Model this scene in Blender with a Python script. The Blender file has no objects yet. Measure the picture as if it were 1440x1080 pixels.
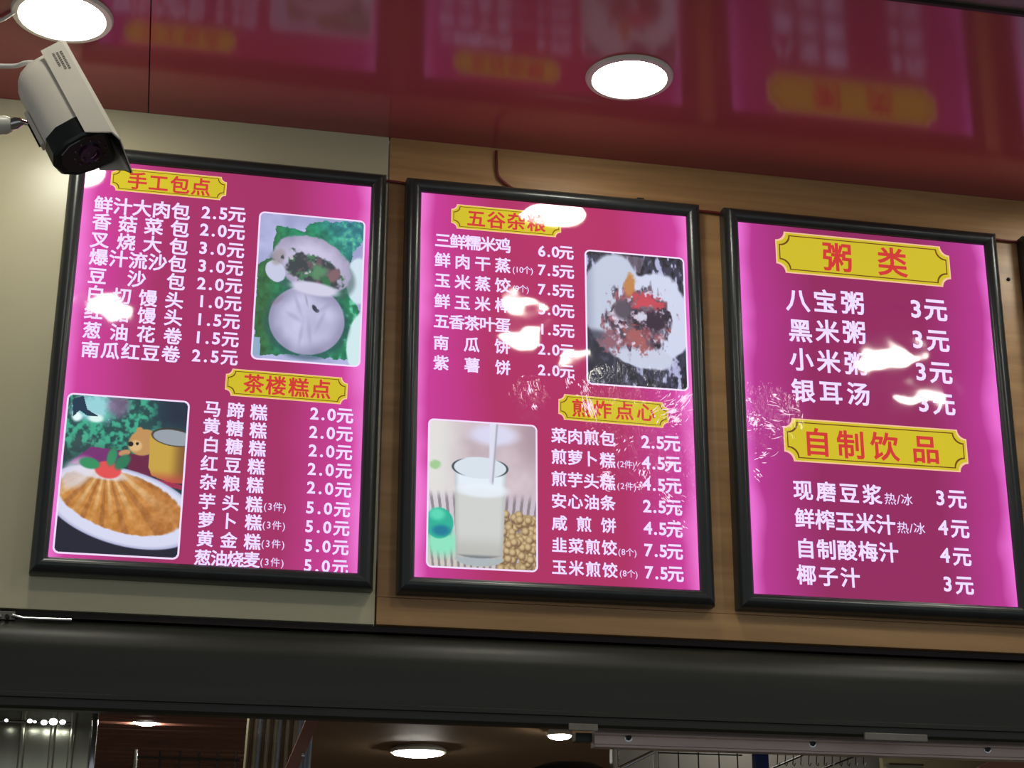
import bpy, bmesh, math, random
import numpy as np
from mathutils import Vector, Matrix

random.seed(5)
SC = bpy.context.scene
COL = SC.collection
PI = math.pi

# ------------------------------------------------------------------ camera
F = 2414.4377                                   # focal length in pixels of the 1440 wide frame
PITCH, YAW, ROLL = [math.radians(a) for a in (19.46364093, 11.87543092, 0.19442011)]
_cy, _sy, _cp, _sp = math.cos(YAW), math.sin(YAW), math.cos(PITCH), math.sin(PITCH)
W = Vector((_sy * _cp, _cy * _cp, _sp))
_r0 = Vector((_cy, -_sy, 0)); _u0 = _r0.cross(W)
R = _r0 * math.cos(ROLL) + _u0 * math.sin(ROLL)
U = -_r0 * math.sin(ROLL) + _u0 * math.cos(ROLL)
cam_data = bpy.data.cameras.new('camera'); cam = bpy.data.objects.new('camera', cam_data); COL.objects.link(cam)
cam_data.sensor_width = 36.0; cam_data.lens = F / 1440 * 36.0
cam_data.clip_start = 0.01; cam_data.clip_end = 100
cam.matrix_world = Matrix(((R.x, U.x, -W.x, 0), (R.y, U.y, -W.y, 0), (R.z, U.z, -W.z, 0), (0, 0, 0, 1)))
SC.camera = cam

# ------------------------------------------------------------------ world and exposure
world = bpy.data.worlds.new('world'); SC.world = world; world.use_nodes = True
world.node_tree.nodes['Background'].inputs[0].default_value = (0.80, 0.86, 0.92, 1)
world.node_tree.nodes['Background'].inputs[1].default_value = 0.42
SC.view_settings.view_transform = 'Standard'
SC.view_settings.look = 'None'
SC.view_settings.exposure = 0.0
SC.view_settings.gamma = 1.0
SC.view_settings.use_curve_mapping = False
LAMP = 45.0            # radiance of a ceiling downlight
LAMP_OUT = 40.0        # downlights of the passage in front of the counter
LAMP_KITCHEN = 80.0

# ------------------------------------------------------------------ survey: a pixel to a point on a real plane
def ray(px, py): return W + R * ((px - 720) / F) - U * ((py - 540) / F)
def onY(px, py, Y): d = ray(px, py); return d * (Y / d.y)
def onZ(px, py, Z): d = ray(px, py); return d * (Z / d.z)

def lin(c): return tuple(((v / 255) / 12.92 if v / 255 <= 0.04045 else ((v / 255 + 0.055) / 1.055) ** 2.4) for v in c)

# ------------------------------------------------------------------ mesh helpers
class MB:
    def __init__(s): s.v = []; s.f = []
    def add(s, vs, fs):
        o = len(s.v); s.v += [tuple(p) for p in vs]; s.f += [tuple(i + o for i in f) for f in fs]; return s
    def box(s, a, b):
        x0, y0, z0 = a; x1, y1, z1 = b
        v = [(x0,y0,z0),(x1,y0,z0),(x1,y1,z0),(x0,y1,z0),(x0,y0,z1),(x1,y0,z1),(x1,y1,z1),(x0,y1,z1)]
        return s.add(v, [(0,3,2,1),(4,5,6,7),(0,1,5,4),(1,2,6,5),(2,3,7,6),(3,0,4,7)])
    def bar(s, p, q, w, h, up=(0, 0, 1)):
        p, q = Vector(p), Vector(q); d = (q - p).normalized(); a = d.cross(Vector(up)).normalized(); b = a.cross(d)
        v = [c + a * (i * w / 2) + b * (j * h / 2) for c in (p, q) for i, j in ((-1,-1),(1,-1),(1,1),(-1,1))]
        return s.add(v, [(0,1,2,3),(7,6,5,4),(0,4,5,1),(1,5,6,2),(2,6,7,3),(3,7,4,0)])
    def tube(s, pts, r, n=8, cap=True):
        pts = [Vector(p) for p in pts]; m = len(pts)
        rs = r if isinstance(r, (list, tuple)) else [r] * m
        t0 = (pts[1] - pts[0]).normalized(); a = t0.orthogonal().normalized(); rings = []
        for i, p in enumerate(pts):
            t = (pts[min(i + 1, m - 1)] - pts[max(i - 1, 0)]).normalized()
            a = (a - t * a.dot(t)).normalized(); b = t.cross(a)
            rings += [p + (a * math.cos(2 * PI * k / n) + b * math.sin(2 * PI * k / n)) * rs[i] for k in range(n)]
        fs = [(i*n+k, i*n+(k+1)%n, (i+1)*n+(k+1)%n, (i+1)*n+k) for i in range(m - 1) for k in range(n)]
        if cap: fs += [tuple(range(n))[::-1], tuple(range((m-1)*n, m*n))]
        return s.add(rings, fs)
    def lathe(s, prof, c, ax=(0, 0, 1), n=32):
        """prof: (radius, height along ax)"""
        ax = Vector(ax).normalized(); a = ax.orthogonal().normalized(); b = ax.cross(a); c = Vector(c); vs = []; fs = []; idx = []
        for r, h in prof:
            if r < 1e-7: idx.append([len(vs)]); vs.append(c + ax * h)
            else:
                idx.append(list(range(len(vs), len(vs) + n)))
                vs += [c + ax * h + (a * math.cos(2*PI*k/n) + b * math.sin(2*PI*k/n)) * r for k in range(n)]
        for A, B in zip(idx, idx[1:]):
            for k in range(n):
                q = [A[k % len(A)], A[(k + 1) % len(A)], B[(k + 1) % len(B)], B[k % len(B)]]
                q2 = [x for i, x in enumerate(q) if x not in q[:i]]
                if len(q2) > 2: fs.append(tuple(q2))
        return s.add(vs, fs)
    def loft(s, rings, closed=True, caps=True):
        n = len(rings[0]); vs = [p for r in rings for p in r]
        rng = range(n) if closed else range(n - 1)
        fs = [(i*n+k, i*n+(k+1)%n, (i+1)*n+(k+1)%n, (i+1)*n+k) for i in range(len(rings)-1) for k in rng]
        if caps: fs += [tuple(range(n))[::-1], tuple(range((len(rings)-1)*n, len(rings)*n))]
        return s.add(vs, fs)
    def build(s, name, mat, parent=None, smooth=None, bevel=0, keep=False):
        me = bpy.data.meshes.new(name); me.from_pydata([tuple(v) for v in s.v], [], s.f)
        bm = bmesh.new(); bm.from_mesh(me)
        if not keep: bmesh.ops.recalc_face_normals(bm, faces=bm.faces)
        if bevel: bmesh.ops.bevel(bm, geom=list(bm.edges), offset=bevel, segments=2, affect='EDGES', profile=0.6)
        bm.to_mesh(me); bm.free()
        if smooth is not None:
            me.shade_smooth(); me.set_sharp_from_angle(angle=math.radians(smooth))
        me.materials.append(mat)
        o = bpy.data.objects.new(name, me); COL.objects.link(o)
        if parent: o.parent = parent
        return o

def tag(o, label=None, cat=None, group=None, kind=None):
    if label: o['label'] = label
    if cat: o['category'] = cat
    if group: o['group'] = group
    if kind: o['kind'] = kind
    return o
def thing(name, loc, label, cat, group=None, rot=None):
    o = bpy.data.objects.new(name, None); o.empty_display_size = 0.05; COL.objects.link(o); o.location = loc
    if rot: o.rotation_euler = rot
    return tag(o, label, cat, group)
def struct(o): o['kind'] = 'structure'; return o
def copy_tree(o, parent=None):
    c = o.copy(); COL.objects.link(c)
    if parent: c.parent = parent
    for ch in list(o.children): copy_tree(ch, c)
    return c

# ------------------------------------------------------------------ materials
def newmat(name):
    m = bpy.data.materials.new(name); m.use_nodes = True; nt = m.node_tree
    return m, nt, nt.nodes['Principled BSDF']
def N(nt, t, **kw):
    n = nt.nodes.new(t)
    for k, v in kw.items(): setattr(n, k, v)
    return n
def simple(name, col, rough=0.5, metal=0.0, var=0.12, scale=18.0, stretch=(1, 1, 1), bump=0.0, emit=None, es=0.0, spec=0.5, coat=0.0):
    m, nt, b = newmat(name); c = lin(col)
    tc = N(nt, 'ShaderNodeNewGeometry'); mp = N(nt, 'ShaderNodeMapping'); mp.inputs['Scale'].default_value = stretch
    no = N(nt, 'ShaderNodeTexNoise'); no.inputs['Scale'].default_value = scale; no.inputs['Detail'].default_value = 5
    nt.links.new(tc.outputs['Position'], mp.inputs[0]); nt.links.new(mp.outputs[0], no.inputs['Vector'])
    rp = N(nt, 'ShaderNodeValToRGB'); rp.color_ramp.elements[0].position = 0.3; rp.color_ramp.elements[1].position = 0.7
    rp.color_ramp.elements[0].color = (*[v * (1 - var) for v in c], 1); rp.color_ramp.elements[1].color = (*[min(1, v * (1 + var)) for v in c], 1)
    nt.links.new(no.outputs[0], rp.inputs[0]); nt.links.new(rp.outputs[0], b.inputs['Base Color'])
    b.inputs['Roughness'].default_value = rough; b.inputs['Metallic'].default_value = metal
    b.inputs['Specular IOR Level'].default_value = spec
    if coat: b.inputs['Coat Weight'].default_value = coat; b.inputs['Coat Roughness'].default_value = 0.05
    if bump:
        bp = N(nt, 'ShaderNodeBump'); bp.inputs['Strength'].default_value = bump; bp.inputs['Distance'].default_value = 0.002
        nt.links.new(no.outputs[0], bp.inputs['Height']); nt.links.new(bp.outputs[0], b.inputs['Normal'])
    if emit:
        b.inputs['Emission Color'].default_value = (*lin(emit), 1); b.inputs['Emission Strength'].default_value = es
    return m

def film_normal(nt):
    """the clear plastic film over the menu faces: broad waves everywhere, creases where it is scuffed"""
    g = N(nt, 'ShaderNodeNewGeometry')
    def noise(scale, detail, stretch=(1, 1, 1), dist=0.0):
        mp = N(nt, 'ShaderNodeMapping'); mp.inputs['Scale'].default_value = stretch
        no = N(nt, 'ShaderNodeTexNoise'); no.inputs['Scale'].default_value = scale
        no.inputs['Detail'].default_value = detail; no.inputs['Distortion'].default_value = dist
        nt.links.new(g.outputs['Position'], mp.inputs[0]); nt.links.new(mp.outputs[0], no.inputs['Vector'])
        return no.outputs[0]
    def mth(op, a, b=None, clamp=False):
        n = N(nt, 'ShaderNodeMath', operation=op); n.use_clamp = clamp
        for i, v in enumerate((a, b)):
            if v is None: continue
            if isinstance(v, (int, float)): n.inputs[i].default_value = v
            else: nt.links.new(v, n.inputs[i])
        return n.outputs[0]
    waves = noise(FILM_SCALE, 1.0)
    mask = None
    for c, rad in FILM_SCUFFS:
        d = N(nt, 'ShaderNodeVectorMath', operation='DISTANCE'); d.inputs[1].default_value = c
        nt.links.new(g.outputs['Position'], d.inputs[0])
        k = mth('SUBTRACT', 1.0, mth('DIVIDE', d.outputs['Value'], rad), True)
        mask = k if mask is None else mth('MAXIMUM', mask, k)
    cr = mth('ADD', noise(30.0, 3.0, (1.6, 1, 0.8), 2.0), mth('MULTIPLY', noise(90.0, 2.0, (1, 1, 0.5), 1.0), 0.25))
    cr = mth('MULTIPLY', cr, mask)
    h = mth('ADD', mth('MULTIPLY', waves, FILM_WAVE), mth('MULTIPLY', cr, FILM_CREASE))
    bp = N(nt, 'ShaderNodeBump'); bp.inputs['Strength'].default_value = 1.0; bp.inputs['Distance'].default_value = 1.0
    nt.links.new(h, bp.inputs['Height'])
    return bp.outputs[0]
FILM_SCALE, FILM_WAVE, FILM_CREASE = 11.0, 0.0016, 0.009
FILM_SCUFFS = [(tuple(onY(905, 600, 3.25)), 0.16), (tuple(onY(745, 560, 3.25)), 0.05), (tuple(onY(1070, 590, 3.25)), 0.10), (tuple(onY(945, 660, 3.25)), 0.12)]

def printed(name, col, es=1.0):
    """a backlit print under the clear film: one flat ink colour"""
    m, nt, b = newmat(name)
    b.inputs['Base Color'].default_value = (*[v * 0.25 for v in lin(col)], 1)
    b.inputs['Emission Color'].default_value = (*lin(col), 1); b.inputs['Emission Strength'].default_value = es
    b.inputs['Roughness'].default_value = 0.045
    nt.links.new(film_normal(nt), b.inputs['Normal'])
    return m

def pink_panel(name, mid, edge, hot):
    """magenta backlit sheet: the LED strips along the two upright edges make it lighter there (board-local x)"""
    m, nt, b = newmat(name)
    tc = N(nt, 'ShaderNodeTexCoord'); sx = N(nt, 'ShaderNodeSeparateXYZ'); nt.links.new(tc.outputs['Object'], sx.inputs[0])
    ab = N(nt, 'ShaderNodeMath', operation='ABSOLUTE'); nt.links.new(sx.outputs[0], ab.inputs[0])
    dv = N(nt, 'ShaderNodeMath', operation='DIVIDE'); nt.links.new(ab.outputs[0], dv.inputs[0]); dv.inputs[1].default_value = PW / 2
    no = N(nt, 'ShaderNodeTexNoise'); no.inputs['Scale'].default_value = 6; nt.links.new(tc.outputs['Object'], no.inputs['Vector'])
    mm = N(nt, 'ShaderNodeMath', operation='MULTIPLY_ADD'); nt.links.new(no.outputs[0], mm.inputs[0]); mm.inputs[1].default_value = 0.22; nt.links.new(dv.outputs[0], mm.inputs[2])
    sb = N(nt, 'ShaderNodeMath', operation='SUBTRACT'); nt.links.new(mm.outputs[0], sb.inputs[0]); sb.inputs[1].default_value = 0.11
    rp = N(nt, 'ShaderNodeValToRGB'); e = rp.color_ramp.elements
    e[0].position = 0.45; e[0].color = (*lin(mid), 1); e[1].position = 1.0; e[1].color = (*lin(hot), 1)
    k = e.new(0.89); k.color = (*lin(edge), 1)
    nt.links.new(sb.outputs[0], rp.inputs[0])
    nt.links.new(rp.outputs[0], b.inputs['Emission Color']); b.inputs['Emission Strength'].default_value = 1.0
    b.inputs['Base Color'].default_value = (*[v * 0.25 for v in lin(mid)], 1); b.inputs['Roughness'].default_value = 0.045
    nt.links.new(film_normal(nt), b.inputs['Normal'])
    return m

def vcol_print(name, es=1.0):
    m, nt, b = newmat(name)
    a = N(nt, 'ShaderNodeAttribute'); a.attribute_name = 'ink'
    nt.links.new(a.outputs['Color'], b.inputs['Emission Color']); b.inputs['Emission Strength'].default_value = es
    b.inputs['Base Color'].default_value = (0.05, 0.05, 0.05, 1); b.inputs['Roughness'].default_value = 0.045
    nt.links.new(film_normal(nt), b.inputs['Normal'])
    return m

def wood(name, c0, c1, rough=0.4, scale=2.2, stretch=(1.0, 8.0, 14.0)):
    m, nt, b = newmat(name)
    g = N(nt, 'ShaderNodeNewGeometry'); mp = N(nt, 'ShaderNodeMapping'); mp.inputs['Scale'].default_value = stretch
    nt.links.new(g.outputs['Position'], mp.inputs[0])
    no = N(nt, 'ShaderNodeTexNoise'); no.inputs['Scale'].default_value = scale; no.inputs['Detail'].default_value = 8; no.inputs['Distortion'].default_value = 0.6
    nt.links.new(mp.outputs[0], no.inputs['Vector'])
    rp = N(nt, 'ShaderNodeValToRGB'); e = rp.color_ramp.elements
    e[0].position = 0.32; e[0].color = (*lin(c0), 1); e[1].position = 0.68; e[1].color = (*lin(c1), 1)
    nt.links.new(no.outputs[0], rp.inputs[0]); nt.links.new(rp.outputs[0], b.inputs['Base Color'])
    b.inputs['Roughness'].default_value = rough
    bp = N(nt, 'ShaderNodeBump'); bp.inputs['Strength'].default_value = 0.15; bp.inputs['Distance'].default_value = 0.001
    nt.links.new(no.outputs[0], bp.inputs['Height']); nt.links.new(bp.outputs[0], b.inputs['Normal'])
    return m

PW, PH = 0.58718, 0.83294          # lit face of a menu board
M = {}
M['cream'] = simple('cream_laminate', (196, 190, 158), 0.30, var=0.03, scale=5, bump=0.02)
M['wood'] = wood('oak_laminate', (164, 124, 80), (194, 152, 102), 0.38)
M['red'] = simple('red_lacquer_ceiling', (182, 90, 92), 0.115, var=0.05, scale=3, spec=0.42)
M['black_frame'] = simple('black_aluminium', (54, 58, 58), 0.28, metal=0.3, var=0.1, scale=40, stretch=(1, 1, 0.2))
M['aluminium'] = simple('brushed_aluminium', (206, 184, 174), 0.38, metal=0.25, var=0.1, scale=30, stretch=(0.2, 2, 2))
M['steel'] = simple('stainless_steel', (176, 172, 150), 0.22, metal=0.85, var=0.1, scale=9, stretch=(4, 1, 0.3))
M['dark_beam'] = simple('dark_shutter_metal', (42, 44, 37), 0.42, var=0.15, scale=10, stretch=(0.2, 1, 4), metal=0.2)
M['dark_gap'] = simple('dark_brown_edge', (40, 26, 22), 0.6)
M['white_metal'] = simple('white_enamel', (222, 222, 206), 0.35, var=0.03)
M['rim'] = simple('lamp_rim_enamel', (226, 222, 206), 0.3, var=0.03)
M['lamp'] = simple('lamp_diffuser', (255, 255, 245), 0.5, emit=(255, 252, 236), es=LAMP)
M['lamp_out'] = simple('passage_lamp_diffuser', (255, 255, 245), 0.5, emit=(255, 250, 236), es=LAMP_OUT)
M['lamp_k'] = simple('kitchen_lamp_diffuser', (255, 255, 245), 0.5, emit=(255, 252, 240), es=LAMP_KITCHEN)
M['lamp_kfill'] = simple('inner_kitchen_lamp_diffuser', (255, 255, 245), 0.5, emit=(255, 252, 240), es=26.0)  # only for the unseen lamps added to brighten the kitchen
M['bulb'] = simple('small_bulb', (255, 255, 255), 0.4, emit=(240, 250, 250), es=12.0)  # glowing dots that stand in for lamp reflections in the steel cabinet
M['cable_red'] = simple('red_brown_cable', (110, 34, 34), 0.4)
M['cable_white'] = simple('white_cable', (225, 222, 214), 0.4)
M['grey_ceiling'] = simple('grey_ceiling_paint', (150, 150, 145), 0.7)
M['trim_grey'] = simple('grey_trim_metal', (120, 116, 106), 0.4, metal=0.3)
M['kitchen_brown'] = simple('kitchen_brown_paint', (166, 136, 106), 0.6, var=0.15, scale=2)
M['slat_brown'] = wood('slat_red_brown', (146, 98, 84), (170, 118, 100), 0.5)
M['tile'] = simple('floor_tile', (120, 112, 100), 0.3)
M['cctv'] = simple('camera_housing_enamel', (234, 226, 210), 0.38, var=0.04)
M['cctv_black'] = simple('camera_black_plastic', (30, 34, 34), 0.25, var=0.05)
M['cctv_glass'] = simple('camera_front_glass', (40, 26, 40), 0.08, var=0.05, coat=1.0)
M['lens'] = simple('lens_purple', (70, 26, 66), 0.04, coat=1.0)
M['label_grey'] = simple('label_grey_ink', (120, 110, 100), 0.5)
M['blue_post'] = simple('blue_paint', (28, 48, 110), 0.4)
M['wire'] = simple('black_wire', (34, 32, 30), 0.4, metal=0.3)
M['chrome'] = simple('chrome', (200, 200, 200), 0.12, metal=1.0, var=0.02)
M['pale_wall'] = simple('kitchen_pale_panel', (102, 98, 92), 0.5, var=0.1, scale=3)
M['beige_wall'] = simple('kitchen_beige_panel', (150, 142, 112), 0.25, var=0.08, scale=3, metal=0.3)
M['strip_a'] = simple('strip_cream', (190, 180, 150), 0.3)
M['strip_b'] = simple('strip_brown', (110, 92, 70), 0.35)
M['strip_c'] = simple('strip_blue_white', (180, 190, 205), 0.25)
M['yellow'] = printed('print_yellow', (200, 182, 44))
M['yellow_line'] = printed('print_pink_outline', (236, 190, 150))
M['dark_line'] = printed('print_dark_outline', (110, 70, 30))
M['title_red'] = printed('print_title_red', (196, 60, 56))
M['white_ink'] = printed('print_lavender_white', (224, 208, 250))
M['glint'] = printed('film_scratch_white', (250, 214, 238), 1.0)  # glowing colour for the lamp glints on the film
M['photo_edge'] = printed('print_photo_border', (236, 214, 246))
M['photo'] = vcol_print('print_photo')
M['pink1'] = pink_panel('panel_magenta_left', (158, 52, 100), (202, 66, 156), (236, 120, 210))
M['pink2'] = pink_panel('panel_magenta_middle', (168, 52, 98), (196, 62, 152), (238, 120, 210))
M['pink3'] = pink_panel('panel_magenta_right', (142, 46, 94), (180, 58, 144), (234, 110, 210))

# ------------------------------------------------------------------ setting
YW = 3.28; ZC = 1.725; ZB = 0.669; XS = 0.42
YF = 2.545                                       # front edge of the red ceiling
o = struct(MB().box((-2.2, YW, ZB), (XS - 0.0015, YW + 0.04, ZC)).build('wall_left', M['cream'], bevel=0.001))
wr = struct(MB().box((XS + 0.0015, YW, ZB + 0.055), (4.6, YW + 0.04, ZC)).build('wall_right', M['wood'], bevel=0.001))
struct(MB().box((XS + 0.0015, YW - 0.004, ZB), (4.6, YW + 0.04, ZB + 0.0535)).build('trim_1', M['wood'], bevel=0.001))
# red lacquer ceiling in two sheets with a narrow joint
seam_x = onZ(211, 60, ZC).x
ce = struct(MB().box((-2.2, YF, ZC + 0.012), (4.6, YW + 0.04, ZC + 0.03)).build('ceiling', M['dark_gap']))
MB().box((-2.2, YF, ZC), (seam_x - 0.0012, YW, ZC + 0.012)).build('ceiling_panel', M['red'], ce)
MB().box((seam_x + 0.0012, YF, ZC), (4.6, YW, ZC + 0.012)).build('ceiling_panel', M['red'], ce)
struct(MB().box((-2.2, YF - 0.008, ZC - 0.003), (4.6, YF, ZC + 0.06)).build('trim_2', M['dark_gap']))
struct(MB().box((-2.2, YF - 0.14, ZC + 0.004), (4.6, YF - 0.009, ZC + 0.06)).build('trim_3', M['trim_grey']))
struct(MB().box((-4.0, -2.5, ZC + 0.03), (6.0, YF - 0.141, ZC + 0.07)).build('ceiling', M['grey_ceiling']))
struct(MB().box((-5.0, -3.0, -1.56), (7.0, 9.0, -1.5)).build('floor', M['tile']))
# underside gap and roller shutter housing below the menu wall
struct(MB().box((-2.2, YW + 0.012, ZB - 0.012), (4.6, YW + 0.12, ZB - 0.001)).build('trim_4', M['dark_gap']))
prof = []
for k in range(15):
    a = math.radians(90 + 90 / 14 * k)
    prof.append((3.312 + 0.077 * math.cos(a), 0.588 + 0.066 * math.sin(a)))
prof += [(3.235, 0.52), (3.237, 0.484), (3.243, 0.479), (3.272, 0.479), (3.50, 0.56), (3.50, 0.654)]
sh = thing('shutter_housing', (1.2, 3.40, 0.479), 'long dark rounded roller shutter housing running under the menu wall', 'shutter box')
MB().loft([[(x, y - 3.40, z - 0.479) for y, z in prof] for x in (-3.4, 3.4)]).build('housing', M['dark_beam'], sh, smooth=30)
MB().loft([[(x, y - 3.40, z - 0.479) for y, z in ((3.2352, 0.509), (3.232, 0.507), (3.232, 0.4995), (3.2352, 0.498))] for x in (-3.4, 3.4)]).build('housing_seam', M['dark_beam'], sh)
# ------------------------------------------------------------------ downlights
def downlight(x, y, z, r, label, mat, group, dome=0.006):
    t = thing('downlight', (x, y, z), label, 'ceiling light', group)
    MB().lathe([(r, 0.0), (r, -0.003), (r * 0.97, -0.007), (r * 0.86, -0.008), (r * 0.82, -0.005), (r * 0.82, 0.0)], (0, 0, 0), n=48).build('rim', M['rim'], t, smooth=40)
    MB().lathe([(r * 0.82, -0.001), (r * 0.80, -0.004), (r * 0.6, -0.004 - dome * 0.6), (r * 0.3, -0.004 - dome * 0.9), (0, -0.004 - dome)], (0, 0, 0), n=48).build('diffuser', mat, t, smooth=60)
    return t
P = onZ(885, 108, ZC)
downlight(P.x, P.y, ZC, 0.088, 'round recessed downlight in the red ceiling above the middle menu board', M['lamp'], 'downlights in the red ceiling', 0.012)
P = onZ(88, 21, ZC)
downlight(P.x, P.y, ZC, 0.094, 'large bright round downlight directly above the white security camera', M['lamp'], 'downlights in the red ceiling', 0.018)
downlight(2.07, 2.93, ZC, 0.088, 'round recessed downlight in the red ceiling right of the third menu board', M['lamp'], 'downlights in the red ceiling')
for (x, y, r, w_) in ((-0.19, 2.06, 0.09, 'in line with the left menu board'), (0.95, 2.06, 0.088, 'in line with the middle menu board'), (1.14, 1.95, 0.045, 'and smallest of all, beside the middle one'), (0.91, 2.29, 0.058, 'nearest to the red ceiling edge'), (2.04, 2.12, 0.115, 'in line with the third menu board'), (2.28, 1.80, 0.105, 'farthest right and nearest the viewer')):
    downlight(x, y, ZC + 0.03, r, 'passage downlight in the grey ceiling ' + w_, M['lamp_out'], 'passage downlights')

# ------------------------------------------------------------------ lettering
_glyph = {}
def glyph(ch, bold):
    key = (ch, bold)
    if key not in _glyph:
        cu = bpy.data.curves.new('g', 'FONT'); cu.body = ch; cu.size = 1.0; cu.resolution_u = 3
        cu.fill_mode = 'FRONT'; cu.dimensions = '2D'
        ob = bpy.data.objects.new('g', cu); COL.objects.link(ob); bpy.context.view_layer.update()
        me = bpy.data.meshes.new_from_object(ob)
        vs = [(v.co.x, v.co.y) for v in me.vertices]; fs = [tuple(p.vertices) for p in me.polygons]
        bpy.data.objects.remove(ob); bpy.data.curves.remove(cu); bpy.data.meshes.remove(me)
        n0 = len(vs); cnt = {}
        for f in fs:
            for a, b in zip(f, f[1:] + f[:1]): k_ = (min(a, b), max(a, b)); cnt[k_] = cnt.get(k_, 0) + 1
        for (a, b), c in cnt.items():                       # thicken every outline edge of the glyph
            if c != 1 or not bold: continue
            (ax, ay), (bx_, by_) = vs[a], vs[b]; L = math.hypot(bx_ - ax, by_ - ay)
            if L < 1e-6: continue
            ex, ey = (bx_ - ax) / L * bold, (by_ - ay) / L * bold; m_ = len(vs); e2 = 0.75
            vs += [(ax - ex*e2 + ey, ay - ey*e2 - ex), (bx_ + ex*e2 + ey, by_ + ey*e2 - ex), (bx_ + ex*e2 - ey, by_ + ey*e2 + ex), (ax - ex*e2 - ey, ay - ey*e2 + ex)]
            fs.append((m_, m_ + 1, m_ + 2, m_ + 3))
        xs = [v[0] for v in vs] or [0]; ys = [v[1] for v in vs] or [0]
        _glyph[key] = (vs, fs, min(xs), max(xs), min(ys), max(ys))
    return _glyph[key]
CAPS = '0123456789/()'

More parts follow.
